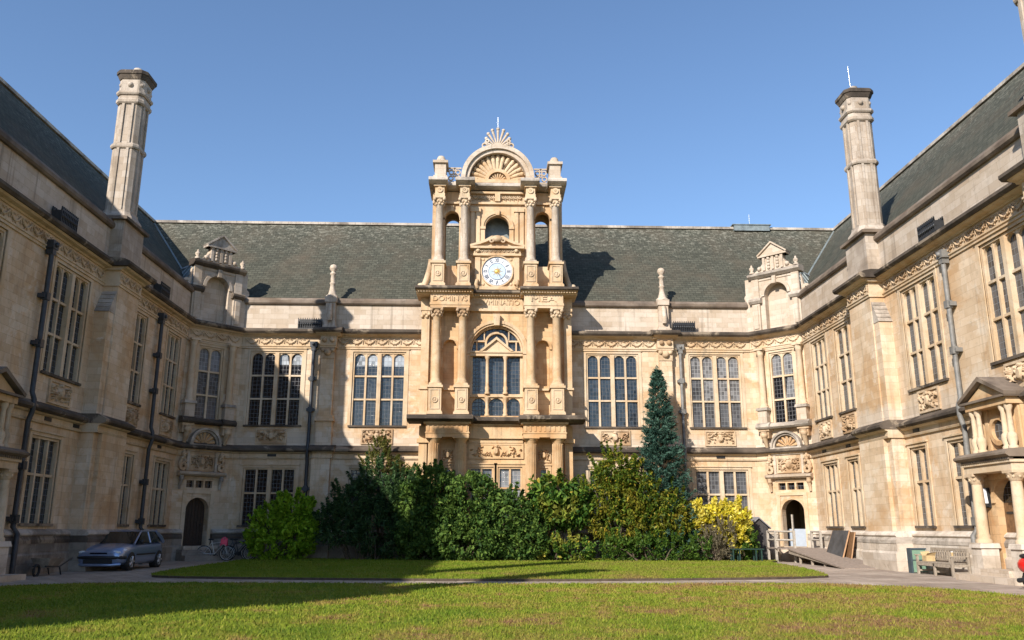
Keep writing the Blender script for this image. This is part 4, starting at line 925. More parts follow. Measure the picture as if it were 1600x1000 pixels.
# ------------------------------------------------------------------ canted corner bays
def corner_bay(F, uc, label, open_door, over):
    t = thing('corner_bay', label, 'corner bay', tuple(F(uc, -.5, 0)), 'canted corner bays with a doorway')
    w0, w1 = 0, 2.97; B = lambda v: uc+v
    dh = (B(-.58), B(.58), .66, 2.95); sm = [(B(a), B(b), 3.38, 3.72) for a, b in ((-.66, -.28), (-.19, .19), (.28, .66))]; wh = (B(-.66), B(.66), 6.62, 10.36)
    mb = MB(); wall_sheet(mb, F, w0, w1, 0, 11.5, [dh, wh] + sm, .45); mb.archfill(F, dh[0], dh[1], 2.95-.62, 2.95, -.45, -.003, 10)
    mb.build('wall', M['ashlar'], t)
    mb = MB(); wall_sheet(mb, F, w0, w1, 11.2, 14.5, [(B(-.64), B(.64), 11.65, 14.06)], .4, o=.02); mb.archfill(F, B(-.64), B(.64), 13.42, 14.06, -.38, .016, 12); mb.quad(F(B(-.64), -.38, 11.65), F(B(.64), -.38, 11.65), F(B(.64), -.38, 14.06), F(B(-.64), -.38, 14.06))
    mb.build('gable_wall', M['parapet'], t)
    acc = newacc(); acc2 = newacc(); bands(F, w0+.05, w1-.05, t, acc)
    for k in ('plinth', 'plinth_band', 'plinth_moulding'): acc[k] = MB()
    for a, b in ((w0, B(-.75)), (B(.75), w1)):
        for k, p in (('plinth_moulding', PLI_TOP), ('plinth_band', PLI_MID), ('plinth', PLI_LOW)): MB().prof(F, a, b, p).build(k, M[over.get(k, ACCM[k])], t)
    flush(acc, t, over)
    swags(F, w0+.15, w1-.15, 11.02).build('swag_frieze', M['carved'], t)
    window(F, wh[0], wh[1], wh[2], wh[3], (2,), (9.1, 7.9), t, M['glass_black'] if open_door else M['glass_mid'], topglass=M['glass_pale'], sill='dirty')
    # colonnettes on pedestals, balcony ledge, brackets
    for sg in (-1, 1):
        u = B(sg*1.04); c = F(u, .2, 0); m = MB(); m.lathe((c.x, c.y, 0), [(.24, 7.5), (.24, 7.58), (.19, 7.62), (.21, 7.7), (.165, 7.76), (.165, 8.6), (.145, 10.25), (.17, 10.28), (.15, 10.32), (.22, 10.5), (.22, 10.56)], 14); m.box(F, u-.24, u+.24, -.02, .44, 10.5, 10.58)
        col = m.build('colonnette', M['trim'], t)
        m = MB(); m.box(F, u-.24, u+.24, -.02, .42, 6.72, 7.36); m.build('pedestal', M['parapet'], col)
        m = MB(); m.box(F, u-.32, u+.32, -.02, .5, 7.36, 7.5, .03, .03); m.build('pedestal_cap', M['dirty'], col)
        m = MB(); m.box(F, B(sg*1.04)-.3, B(sg*1.04)+.3, -.02, .42, 6.3, 6.42); m.box(F, u-.24, u+.24, -.02, .34, 5.95, 6.3)
        m.tube([F(u, .38, 6.28), F(u, .36, 6.0), F(u, .22, 5.72), F(u, .14, 5.5)], .17, 8, r1=.08); m.ball(F(u, .36, 6.1), .2, seg=8); m.build('bracket', M['carved'], t)
    m = MB(); m.prof(F, B(-1.42), B(1.42), [(0, 6.42), (.36, 6.42), (.46, 6.5), (.46, 6.58), (.3, 6.7), (0, 6.74)])
    for sg in (-1, 1): m.prof(F, B(sg*1.04-.37), B(sg*1.04+.37), [(.02, 6.415), (.5, 6.415), (.58, 6.5), (.58, 6.6), (.4, 6.73), (.02, 6.76)])
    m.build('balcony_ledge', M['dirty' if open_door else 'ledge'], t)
    m = MB(); m.arc(F, B(0), 5.46, .6, .7, -.01, .22, 0, PI, 20); m.arc(F, B(0), 5.46, .7, .8, -.01, .32, 0, PI, 20); m.box(F, B(-.82), B(.82), .0, .3, 5.36, 5.46); m.build('arched_hood', M['dirty'], t)
    m = MB()
    for k in range(7): a = PI*(k+.5)/7; m.tube([F(B(.1*math.cos(a)), .03, 5.48+.1*math.sin(a)), F(B(.56*math.cos(a)), .05, 5.48+.56*math.sin(a))], .03, 5, r1=.09)
    m.build('fan_tympanum', M['golden'], t)
    relief(F, B(-.56), B(.56), 4.28, 4.98, t, 400+int(open_door), mat=M['carved'], depth=.16)
    m = MB(); m.prof(F, B(-1.2), B(1.2), [(0, 3.92), (.22, 3.92), (.34, 4.0), (.36, 4.1), (0, 4.16)]); m.box(F, B(-.78), B(-.66), 0, .1, 4.16, 5.1); m.box(F, B(.66), B(.78), 0, .1, 4.16, 5.1); m.box(F, B(-.85), B(.85), 0, .14, 5.1, 5.2); m.build('overdoor_shelf', M['parapet'], t)
    for sg in (-1, 1):
        m = MB(); u = sg*.98
        m.arc(F, B(u), 4.36, .07, .2, -.01, .2, 0, 2*PI, 12); m.tube([F(B(u+sg*.15), .1, 4.4), F(B(u+sg*.1), .12, 4.7), F(B(u-sg*.05), .12, 4.85), F(B(u), .1, 5.15)], .1, 7, r1=.07); m.ball(F(B(u), .1, 4.95), .14, seg=8)
        for k in range(5): m.ball(F(B(u+.1*math.sin(k*2.1)), .16, 4.5+.12*k), .09, seg=6)
        m.build('scroll', M['carved'], t)
        m = MB(); u = B(sg*1.02); m.tube([F(u, .2, 3.92), F(u, .22, 3.75), F(u, .1, 3.55), F(u, .06, 3.3)], .11, 8, r1=.06); m.ball(F(u, .2, 3.78), .13, seg=8); m.build('console', M['carved' if open_door else 'dirty'], t)
    m = MB()
    for a, b, c, d in sm: m.quad(F(a, -.2, c), F(b, -.2, c), F(b, -.2, d), F(a, -.2, d))
    m.build('fanlight', M['glass_black'], t)
    m = MB(); m.box(F, B(-.8), B(-.6), -.02, .05, .66, 3.1); m.box(F, B(.6), B(.8), -.02, .05, .66, 3.1); m.box(F, B(-.8), B(.8), -.02, .06, 3.1, 3.25); m.box(F, B(-.8), B(.8), -.02, .05, 3.8, 3.9); m.build('door_surround', M['trim'], t)
    if not open_door:
        m = MB(); m.quad(F(dh[0], -.4, .66), F(dh[1], -.4, .66), F(dh[1], -.4, 2.95), F(dh[0], -.4, 2.95))
        for k in range(7): u = dh[0]+.02+(dh[1]-dh[0]-.04)*k/7; m.box(F, u, u+.145, -.42, -.37, .68, 2.93)
        d = m.build('door', M['door'], t); m = MB(); m.ball(F(B(.4), -.35, 1.65), .05, seg=8); m.build('handle', M['iron'], d)
        m = MB(); m.box(F, B(-.85), B(.85), -.4, .7, .5, .66); m.build('doorstep', M['parapet'], t); m = MB(); m.box(F, B(-1.0), B(1.0), -.2, .9, 0, .5); m.box(F, B(-1.0), B(1.0), .9, 1.25, 0, .25); m.build('steps', M['base'], t)
    else:
        m = MB(); dd = -2.6
        for a in (dh[0]-.3, dh[1]+.3): m.quad(F(a, -.45, .6), F(a, dd, .6), F(a, dd, 3.4), F(a, -.45, 3.4))
        m.quad(F(dh[0]-.3, dd, .6), F(dh[1]+.3, dd, .6), F(dh[1]+.3, dd, 3.4), F(dh[0]-.3, dd, 3.4)); m.quad(F(dh[0]-.3, -.45, 3.4), F(dh[1]+.3, -.45, 3.4), F(dh[1]+.3, dd, 3.4), F(dh[0]-.3, dd, 3.4)); m.quad(F(dh[0]-.3, 0, .64), F(dh[1]+.3, 0, .64), F(dh[1]+.3, dd, .64), F(dh[0]-.3, dd, .64)); m.build('lobby', M['room'], t)
        m = MB(); m.box(F, B(-.75), B(.85), -1.0, -.9, .66, 1.5)
        for k in range(3): m.box(F, B(.1+k*.16), B(.18+k*.16), -.9, -.88, .9, 1.4)
        m.build('inner_gate', M['gate'], t)
        m = MB(); m.box(F, B(-.5), B(-.42), -.9, -.8, .66, 2.2); m.build('door_edge', M['rail'], t)
        m = MB(); m.tube([F(B(-.15), -1.6, 2.4), F(B(.45), -1.6, 1.6)], .05, 6); m.build('handrail', M['ply'], t)
    # gable above
    m = MB()
    for sg in (-1, 1):
        u = B(sg*1.12); m.box(F, u-.22, u+.22, -.02, .14, 11.6, 13.06); m.box(F, u-.2, u+.2, -.02, .1, 13.36, 14.42)
        m.box(F, u-.12, u+.12, .12, .19, 11.7, 12.95)
    m.arc(F, B(0), 13.42, .64, .8, -.01, .1, 0, PI, 24); m.box(F, B(-.1), B(.1), 0, .2, 14.0, 14.4); m.box(F, B(-1.0), B(1.0), 0, .06, 14.28, 14.42)
    m.build('gable_pilasters', M['parapet'], t)
    m = MB()
    for sg in (-1, 1): u = B(sg*1.12); m.prof(F, u-.34, u+.34, [(-.05, 13.06), (.2, 13.06), (.3, 13.18), (.3, 13.28), (.1, 13.38), (-.05, 13.38)])
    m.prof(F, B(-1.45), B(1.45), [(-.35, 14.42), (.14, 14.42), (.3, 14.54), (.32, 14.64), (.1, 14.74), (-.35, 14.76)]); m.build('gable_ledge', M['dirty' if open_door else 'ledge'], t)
    m = MB(); L = [(-1.12, 14.75), (1.12, 14.75)] + [(.52+.6*(1-k/8)**2.2, 14.75+.75*k/8) for k in range(1, 9)] + [(-.52-.6*(1-k/8)**2.2, 14.75+.75*k/8) for k in range(8, 0, -1)]
    m.prism(F, [(B(a), b) for a, b in L], -.3, .1)
    for v in (-.5, 0, .5): m.box(F, B(v)-.07, B(v)+.07, .08, .18, 14.78, 15.5)
    for v in (-.25, .25):
        for k in range(4): m.ball(F(B(v), .12, 14.9+.17*k), .1, seg=6)
    for sg in (-1, 1): m.ball(F(B(sg*.78), .12, 14.92), .13, seg=7)
    m.build('gable_top', M['parapet'], t)
    m = MB(); m.prism(F, [(B(-.74), 15.5), (B(.74), 15.5), (B(.74), 15.6), (B(0), 16.2), (B(-.74), 15.6)], -.3, .16); m.prism(F, [(B(-.5), 15.6), (B(.5), 15.6), (B(0), 16.0)], .155, .158)
    for sg in (-1, 1): m.prism(F, [(B(sg*.8), 15.58), (B(0), 16.2), (B(0), 16.3), (B(sg*.84), 15.64)], -.32, .26)
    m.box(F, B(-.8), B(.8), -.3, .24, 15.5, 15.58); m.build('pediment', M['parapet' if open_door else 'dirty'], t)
    m = MB()
    for sg in (-1, 1):
        c = F(B(sg*1.24), .1, 0); m.lathe((c.x, c.y, 0), [(.13, 14.74), (.13, 14.82), (.06, 14.86), (.14, 14.98), (.12, 15.06), (.05, 15.12), (.06, 15.18), (.01, 15.24)], 10)
        m.arc(F, B(sg*1.62), 13.5, .06, .2, -.2, .0, 0, 2*PI, 12); m.prism(F, [(B(sg*1.36), 13.4), (B(sg*1.85), 13.32), (B(sg*1.5), 13.65), (B(sg*1.36), 14.3)], -.25, -.05)
    m.build('urns_and_scrolls', M['parapet'], t)
    m = MB(); m.quad(F(B(-1.25), -.2, 13.3), F(B(0), -.2, 15.35), F(B(0), -4.5, 15.35), F(B(-1.25), -4.5, 13.3)); m.quad(F(B(1.25), -.2, 13.3), F(B(0), -.2, 15.35), F(B(0), -4.5, 15.35), F(B(1.25), -4.5, 13.3))
    for k in range(6):
        o = -.5-k*.6
        for sg in (-1, 1): m.tube([F(B(sg*1.27), o, 13.32), F(B(sg*.02), o, 15.38)], .035, 5)
    m.quad(F(-2, -.5, 13.1), F(5, -.5, 13.1), F(5, -2.5, 13.1), F(-2, -2.5, 13.1))
    rf = m.build('lead_roof', M['lead'], t)
    m = MB(); m.tube([F(B(0), -.25, 15.38), F(B(0), -4.4, 15.38)], .07, 6); m.build('ridge_roll', M['lead_top'], rf)
    return t
corner_bay(CANTL, 1.32, 'canted corner bay on the left with a closed dark arched door, bicycles leaning beside it', False, {})
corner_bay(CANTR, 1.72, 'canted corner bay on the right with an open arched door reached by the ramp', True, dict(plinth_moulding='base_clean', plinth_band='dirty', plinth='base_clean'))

# ------------------------------------------------------------------ porches
def porch(F, label, uc=25.05):
    t = thing('porch', label, 'porch', tuple(F(uc, .5, 0)), 'columned door porches'); B = lambda v: uc+v; P = .72
    m = MB(); wall_sheet(m, F, B(-1.25), B(1.25), 0, 3.3, [(B(-.72), B(.72), .35, 3.0)], .25, o=.34); m.archfill(F, B(-.72), B(.72), 2.28, 3.0, .1, .335, 12)
    for sg in (-1, 1): m.quad(F(B(sg*1.25), 0, 0), F(B(sg*1.25), .34, 0), F(B(sg*1.25), .34, 3.3), F(B(sg*1.25), 0, 3.3))
    m.arc(F, B(0), 2.28, .72, .86, .33, .4, 0, PI, 20); m.build('door_wall', M['golden_wall'], t)
    m = MB()
    for k in range(6): u = B(-.7)+k*.235; m.box(F, u, u+.225, .06, .12, .35, 2.28)
    d = m.build('door', M['oak'], t); m = MB(); m.ball(F(B(.45), .15, 1.3), .05, seg=8); m.box(F, B(-.6), B(.6), .115, .135, 1.95, 2.02); m.build('door_furniture', M['iron'], d)
    m = MB(); m.quad(F(B(-.75), .09, 2.26), F(B(.75), .09, 2.26), F(B(.75), .09, 3.05), F(B(-.75), .09, 3.05)); m.build('fanlight', M['glass_black'], t)
    m = MB(); m.box(F, B(-1.5), B(1.5), .0, 1.45, 0, .17); m.box(F, B(-.7), B(.7), .0, 1.1, .17, .35); m.build('steps', M['parapet'], t)
    for sg in (-1, 1):
        u = B(sg*1.0); m = MB(); c = F(u, P-.02, 0); m.lathe((c.x, c.y, 0), [(.24, 1.1), (.24, 1.18), (.19, 1.24), (.21, 1.3), (.175, 1.36), (.175, 2.0), (.15, 2.85)], 14); col = m.build('column', M['trim'], t)
        m = MB(); m.lathe((c.x, c.y, 0), [(.16, 2.85), (.19, 2.9), (.26, 3.08)], 12); m.box(F, u-.24, u+.24, P-.26, P+.22, 3.08, 3.16)
        for k in range(8): a = 2*PI*k/8; m.ball(c + Vector((.19*math.cos(a), .19*math.sin(a), 2.98)), .06, seg=6)
        m.build('capital', M['carved'], col)
        m = MB(); m.box(F, u-.27, u+.27, P-.29, P+.25, 0, .95); m.box(F, u-.32, u+.32, P-.34, P+.3, .95, 1.1, .03, .03); m.build('column_pedestal', M['base_clean'], col)
    m = MB(); m.box(F, B(-1.22), B(1.22), .0, P+.2, 3.16, 3.38); m.box(F, B(-1.28), B(1.28), .0, P+.26, 3.38, 3.46); m.build('entablature', M['trim'], t)
    m = MB(); n = 22
    for k in range(n): u = B(-1.3)+2.55*k/n; m.box(F, u, u+.07, P+.16, P+.3, 3.46, 3.53)
    m.prof(F, B(-1.38), B(1.38), [(0, 3.53), (P+.32, 3.53), (P+.42, 3.6), (P+.42, 3.66), (P+.25, 3.76), (0, 3.82)]); m.build('porch_ledge', M['coping'], t)
    m = MB(); m.box(F, B(-1.05), B(1.05), .0, .3, 3.8, 5.1); m.arc(F, B(0), 4.42, .32, .46, .28, .42, 0, 2*PI, 24)
    for sg in (-1, 1):
        for v in (.64, .92): m.box(F, B(sg*v)-.09, B(sg*v)+.09, .28, .36, 3.8, 5.1)
    m.build('upper_stage', M['golden'], t)
    m = MB(); m.add([F(B(.31*math.cos(2*PI*i/24)), .315, 4.42+.42*math.sin(2*PI*i/24)) for i in range(24)], [tuple(range(24))]); m.build('oval_window', M['glass_mid'], t)
    for sg in (-1, 1):
        for v in (.64, .92):
            c = F(B(sg*v), .58, 0); m = MB(); m.lathe((c.x, c.y, 0), [(.14, 3.78), (.14, 3.86), (.1, 3.9), (.15, 4.1), (.13, 4.22), (.08, 4.28), (.1, 4.32), (.08, 4.36), (.075, 4.9), (.12, 5.0), (.12, 5.1)], 10); m.build('colonnette', M['trim'], t)
    m = MB(); m.box(F, B(-1.08), B(1.08), .0, .72, 5.1, 5.3); m.prism(F, [(B(-1.05), 5.36), (B(1.05), 5.36), (B(0), 5.9)], .0, .68); m.build('pediment', M['golden'], t)
    m = MB(); m.box(F, B(-1.2), B(1.2), -.0, .84, 5.3, 5.37)
    for sg in (-1, 1): m.prism(F, [(B(sg*1.22), 5.34), (B(0), 5.92), (B(0), 6.06), (B(sg*1.25), 5.44)], -.02, .86)
    m.build('pediment_roof', M['coping'], t)
    return t
porch(LEFT, 'columned porch at the left edge of the photo, in the shade of its wing', 24.5)
porch(RIGHT, 'columned stone porch at the right edge, sunlit beside the wooden bench')
m = MB(); F = RIGHT; m.box(F, 26.0, 26.2, .345, .42, 2.15, 2.75); ln = thing('wall_lantern', 'small white lantern fixed beside the porch door', 'lantern', tuple(F(26.1, .34, 2.45))); m.build('back_plate', M['iron'], ln)
m = MB(); m.box(F, 26.02, 26.18, .42, .58, 2.28, 2.72, .02, .02); m.build('lamp_glass', M['lamp'], ln); m = MB(); m.box(F, 26.01, 26.19, .42, .6, 2.18, 2.28, .02, .02); m.build('lamp_base', M['iron'], ln)

# ------------------------------------------------------------------ car
def car():
    t = thing('parked_car', 'silver blue hatchback car parked by the left wall', 'car', (-13.45, 32.9, 0)); cx, y0 = -13.62, 30.85
    def loft(secs, nfun):
        m = MB(); vs = []; fs = []
        rings = [nfun(*s) for s in secs]; n = len(rings[0])
        for r in rings: vs += r
        for j in range(len(rings)-1):
            for k in range(n): fs.append((j*n+k, j*n+(k+1) % n, (j+1)*n+(k+1) % n, (j+1)*n+k))
        fs += [tuple(range(n-1, -1, -1)), tuple((len(rings)-1)*n+k for k in range(n))]; m.add(vs, fs, True); return m
    def sec(d, zb, zt, w):
        zm = zb+(zt-zb)*.55; pts = [(-w*.86, zb), (-w*.97, zb+.1), (-w, zm), (-w*.97, zt-.12), (-w*.86, zt-.02), (-w*.45, zt+.015), (0, zt+.02), (w*.45, zt+.015), (w*.86, zt-.02), (w*.97, zt-.12), (w, zm), (w*.97, zb+.1), (w*.86, zb)]
        return [Vector((cx+a, y0+d, b)) for a, b in pts]
    loft([(0, .36, .62, .58), (.04, .27, .69, .70), (.12, .23, .755, .78), (.35, .22, .83, .82), (.75, .2, .90, .84), (1.15, .2, .93, .845), (2, .2, .95, .85), (3.1, .2, .97, .845), (3.6, .23, .98, .81), (3.9, .28, .96, .75), (4.0, .36, .9, .66)], sec).build('body', M['carpaint'], t, uv=False)
    # glasshouse: windscreen, side windows, rear window as separate panes; painted roof and pillars
    A = [(-.77, 1.05, .93), (.77, 1.05, .93), (.62, 1.9, 1.35), (-.62, 1.9, 1.35)]; P = lambda a: Vector((cx+a[0], y0+a[1], a[2]))
    def pane(name, pts, thick=0):
        m = MB(); m.quad(*[P(p) for p in pts]); return m.build(name, M['carglass'], t, uv=False)
    pane('windscreen', A); pane('rear_window', [(-.72, 3.88, .97), (.72, 3.88, .97), (.62, 3.36, 1.34), (-.62, 3.36, 1.34)])
    for sg in (-1, 1):
        pane('side_window', [(sg*.8, 1.3, .94), (sg*.815, 2.42, .95), (sg*.67, 2.42, 1.35), (sg*.66, 1.96, 1.34)]); pane('side_window', [(sg*.815, 2.5, .95), (sg*.8, 3.5, .97), (sg*.67, 3.25, 1.34), (sg*.67, 2.5, 1.35)])
        for pts, r in (([(sg*.80, 1.04, .92), (sg*.73, 1.46, 1.15), (sg*.64, 1.92, 1.36)], .035), ([(sg*.82, 2.46, .94), (sg*.67, 2.46, 1.37)], .035), ([(sg*.76, 3.88, .95), (sg*.74, 3.64, 1.15), (sg*.64, 3.32, 1.35)], .07), ([(sg*.64, 1.92, 1.355), (sg*.67, 2.5, 1.37), (sg*.64, 3.32, 1.355)], .035)):
            m = MB(); m.tube([P(p) for p in pts], r, 7); m.build('pillar', M['carpaint'], t, uv=False)
        for d in (.78, 3.36): MB().add([P((sg*.853, d+.335*math.cos(PI*2*k/20), .31+.335*math.sin(PI*2*k/20))) for k in range(20)] + [P((sg*.6, d+.335*math.cos(PI*2*k/20), .31+.335*math.sin(PI*2*k/20))) for k in range(20)], [tuple(range(20))] + [(k, (k+1) % 20, 20+(k+1) % 20, 20+k) for k in range(20)]).build('wheel_arch', M['plastic'], t, uv=False)
        m = MB(); m.box(W0, cx+sg*.86-.012, cx+sg*.86+.012, y0+1.2, y0+2.95, .52, .57); m.build('side_trim', M['plastic'], t, uv=False)
        m = MB(); m.ball(P((sg*.92, 1.38, 1.0)), .1, .9, .6, .7, 10); m.box(W0, cx+sg*.83-.05, cx+sg*.83+.05, y0+1.34, y0+1.42, .95, .99); m.build('wing_mirror', M['plastic'], t, uv=False)
        m = MB(); m.add([P(p) for p in ((sg*.32, .02, .585), (sg*.73, .10, .585), (sg*.825, .42, .74), (sg*.76, .33, .77), (sg*.36, .045, .70))], [(0, 1, 2, 3, 4)]); m.ball(P((sg*.55, .085, .645)), .12, 1.7, .5, .55, 10); m.build('headlight', M['headlamp'], t, uv=False)
        for d in (.78, 3.36):
            w = MB(); c = P((sg*.78, d, .31)); seg = 24; prof_ = [(.2, -.09), (.29, -.09), (.31, -.06), (.31, .06), (.29, .09), (.2, .09)]
            vs = [c + Vector((o, r*math.cos(2*PI*k/seg), r*math.sin(2*PI*k/seg))) for r, o in prof_ for k in range(seg)]
            w.add(vs, [(j*seg+k, j*seg+(k+1) % seg, (j+1)*seg+(k+1) % seg, (j+1)*seg+k) for j in range(5) for k in range(seg)], True); wh = w.build('wheel', M['rubber'], t, uv=False)
            r = MB(); r.add([c + Vector((sg*.085, .205*math.cos(2*PI*k/seg), .205*math.sin(2*PI*k/seg))) for k in range(seg)], [tuple(range(seg))])
            for k in range(5): a = 2*PI*k/5; r.tube([c + Vector((sg*.09, .04*math.cos(a), .04*math.sin(a))), c + Vector((sg*.09, .19*math.cos(a), .19*math.sin(a)))], .035, 6)
            r.build('wheel_trim', M['alloy'], wh, uv=False)
            r = MB()
            for k in range(5):
                a = 2*PI*(k+.5)/5; r.ball(c + Vector((sg*.09, .14*math.cos(a), .14*math.sin(a))), .04, .2, 1, 1, 6)
            r.build('wheel_vent', M['plastic'], wh, uv=False)
    m = MB(); m.add([P(p) for p in ((-.64, 1.9, 1.35), (.64, 1.9, 1.35), (.67, 2.5, 1.385), (.63, 3.36, 1.35), (-.63, 3.36, 1.35), (-.67, 2.5, 1.385), (0, 1.95, 1.39), (0, 2.6, 1.425), (0, 3.32, 1.385))], [(0, 6, 7, 5), (6, 1, 2, 7), (7, 2, 3, 8), (5, 7, 8, 4), (0, 1, 6), (3, 4, 8)], True); m.build('roof_panel', M['carpaint'], t, uv=False)
    m = MB(); m.tube([P((-.81, .35, .47)), P((-.76, .12, .47)), P((-.5, -.01, .47)), P((0, -.04, .47)), P((.5, -.01, .47)), P((.76, .12, .47)), P((.81, .35, .47))], .06, 8); m.build('bumper_strip', M['plastic'], t, uv=False)
    m = MB(); m.box(W0, cx-.5, cx+.5, y0-.02, y0+.1, .27, .40); m.box(W0, cx-.3, cx+.3, y0+.0, y0+.1, .585, .64); m.build('grille', M['plastic'], t, uv=False)
    m = MB(); m.tube([P((-.74, .14, .24)), P((-.5, .0, .22)), P((.5, .0, .22)), P((.74, .14, .24))], .05, 6); m.build('front_lip', M['carpaint'], t, uv=False)
    m = MB(); m.quad(P((.3, 1.42, 1.09)), P((.42, 1.42, 1.09)), P((.41, 1.5, 1.135)), P((.3, 1.5, 1.135))); m.v = [(a, b-.015, c) for a, b, c in m.v]; m.build('permit_sticker', M['paper'], t, uv=False)
car()

# ------------------------------------------------------------------ bicycles
def bicycle(x, y, ang, col, label, cloth=False):
    t = thing('bicycle', label, 'bicycle', (x, y, 0), 'bicycles by the left corner door'); ca, sa = math.cos(ang), math.sin(ang)
    P = lambda d, z, s=0: Vector((x + d*ca - s*sa, y + d*sa + s*ca, z)); R = .33
    for d in (-.52, .52):
        m = MB(); m.tube([P(d+R*math.cos(2*PI*k/24), R+.01+R*math.sin(2*PI*k/24)) for k in range(25)], .022, 6); w = m.build('wheel', M['rubber'], t, uv=False)
        m = MB()
        for k in range(12): a = 2*PI*k/12; m.tube([P(d, R), P(d+R*math.cos(a), R+R*math.sin(a))], .004, 3)
        m.tube([P(d+(R-.035)*math.cos(2*PI*k/24), R+.01+(R-.035)*math.sin(2*PI*k/24)) for k in range(25)], .012, 5); m.build('rim_and_spokes', M['chrome'], w, uv=False)
    m = MB()
    for a, b in (((-.52, R), (-.05, .3)), ((-.52, R), (-.2, .82)), ((-.05, .3), (-.22, .92)), ((-.05, .3), (.36, .78)), ((-.18, .78), (.34, .86)), ((.34, .95), (.40, .7)), ((.40, .7), (.52, R))): m.tube([P(*a), P(*b)], .02, 6)
    m.build('frame', col, t, uv=False)
    m = MB(); m.tube([P(.36, 1.0, -.28), P(.42, 1.02, -.1), P(.34, 1.0, 0), P(.42, 1.02, .1), P(.36, 1.0, .28)], .014, 6); m.build('handlebar', M['chrome'], t, uv=False)
    m = MB(); m.ball(P(-.24, .96), .13, 1.1, .8, .35, 10); m.build('saddle', M['plastic'], t, uv=False)
    m = MB(); m.tube([P(-.05, .3, .05), P(.1, .22, .1)], .012, 5); m.add([P(-.05+.09*math.cos(2*PI*k/14), .3+.09*math.sin(2*PI*k/14), .04) for k in range(14)], [tuple(range(14))]); m.build('crank', M['iron'], t, uv=False)
    if cloth:
        m = MB(); r2 = np.random.default_rng(4); n = 9; vs = []
        for j in range(n):
            for i in range(n):
                a, b = (i/(n-1)-.5), (j/(n-1)-.5); vs.append(P(.36+a*.3, 1.07 - .9*max(0, abs(b)-.1)**1.1 - .35*max(0, abs(a)-.2) + r2.uniform(-.025, .025), b*.42))
        m.add(vs, [(j*n+i, j*n+i+1, (j+1)*n+i+1, (j+1)*n+i) for j in range(n-1) for i in range(n-1)], True); c = m.build('pink_cloth', M['cloth'], None, uv=False); tag(c, 'pink cloth draped over the handlebar of a bicycle', 'cloth')
bicycle(-12.75, 41.15, .12, M['chrome'], 'silver bicycle leaning nearest the left corner door with a pink cloth over it', True)
bicycle(-11.75, 41.55, -.15, M['iron'], 'dark bicycle standing between the silver bicycle and the lime green shrub')
bicycle(-12.05, 42.1, .2, M['bin_dark'], 'dark blue bicycle half hidden behind the other two against the wall')

# ------------------------------------------------------------------ bench, bin, parcels
def bench():
    t = thing('garden_bench', 'weathered slatted wooden bench against the right wall', 'bench', (15.2, 28.7, 0)); m_ = M['old_wood']; ya, yb = 27.55, 29.85; X = lambda a: 15.52-a   # a = distance from the back
    m = MB()
    for k in range(4): m.box(W0, X(.6)+k*.125, X(.6)+k*.125+.1, ya+.03, yb-.03, .40, .43)
    m.box(W0, X(.62), X(.58), ya+.05, yb-.05, .30, .395); m.build('seat', m_, t)
    m = MB(); m.box(W0, X(.07), X(.02), ya, yb, .80, .89); m.box(W0, X(.07), X(.02), ya+.05, yb-.05, .48, .54); n = 15
    for k in range(n): y = ya+.08+(yb-ya-.2)*k/(n-1); m.box(W0, X(.06), X(.03), y, y+.055, .54, .80)
    m.build('backrest', m_, t)
    for y in (ya, (ya+yb)/2-.035, yb-.07):
        m = MB(); m.box(W0, X(.62), X(.55), y, y+.07, 0, .39 if y == (ya+yb)/2-.035 else .62); m.build('leg', m_, t)
        m = MB(); m.box(W0, X(.08), X(.01), y, y+.07, 0, .8); m.build('leg', m_, t)
        m = MB(); m.box(W0, X(.55), X(.08), y+.015, y+.055, .1, .16); m.box(W0, X(.55), X(.08), y+.01, y+.06, .31, .39); m.build('side_rail', m_, t)
    for y in (ya, yb-.07):
        m = MB(); m.box(W0, X(.66), X(.05), y-.01, y+.08, .62, .66); m.build('armrest', m_, t)
bench()
t = thing('litter_bin', 'sage green metal bin standing at the end of the wooden bench', 'bin', (15.3, 30.5, 0))
m = MB(); m.box(W0, 15.0, 15.5, 30.3, 30.52, .03, .8); m.build('bin_body', M['bin'], t); m = MB(); m.box(W0, 14.94, 14.999, 30.28, 30.54, .0, .84); m.box(W0, 14.96, 15.52, 30.27, 30.55, .8, .85); m.box(W0, 15.0, 15.5, 30.28, 30.299, .43, .46); m.build('bin_trim', M['bin_dark'], t)
t = thing('cardboard_box', 'open tan cardboard box sitting on the left end of the bench', 'box', (15.2, 29.5, .43)); m = MB(); F = W0
m.box(W0, 15.05, 15.36, 29.42, 29.7, .435, .62); m.build('carton', M['card'], t)
for fl in (((15.05, 29.42, .62), (15.36, 29.42, .62), (15.38, 29.33, .74), (15.05, 29.32, .70)), ((15.05, 29.7, .62), (15.36, 29.7, .62), (15.36, 29.8, .76), (15.05, 29.78, .74))): MB().quad(*[Vector(p) for p in fl]).build('flap', M['card'], t)
t = thing('paper_cup', 'small pale cup standing on the armrest end of the bench', 'cup', (15.0, 27.58, .66)); m = MB(); m.lathe((14.98, 27.6, .66), [(.03, 0), (.042, .12), (.044, .125)], 10); m.build('cup', M['card'], t); m = MB(); m.lathe((14.98, 27.6, .786), [(.046, 0), (.04, .015)], 10); m.build('lid', M['white'], t)

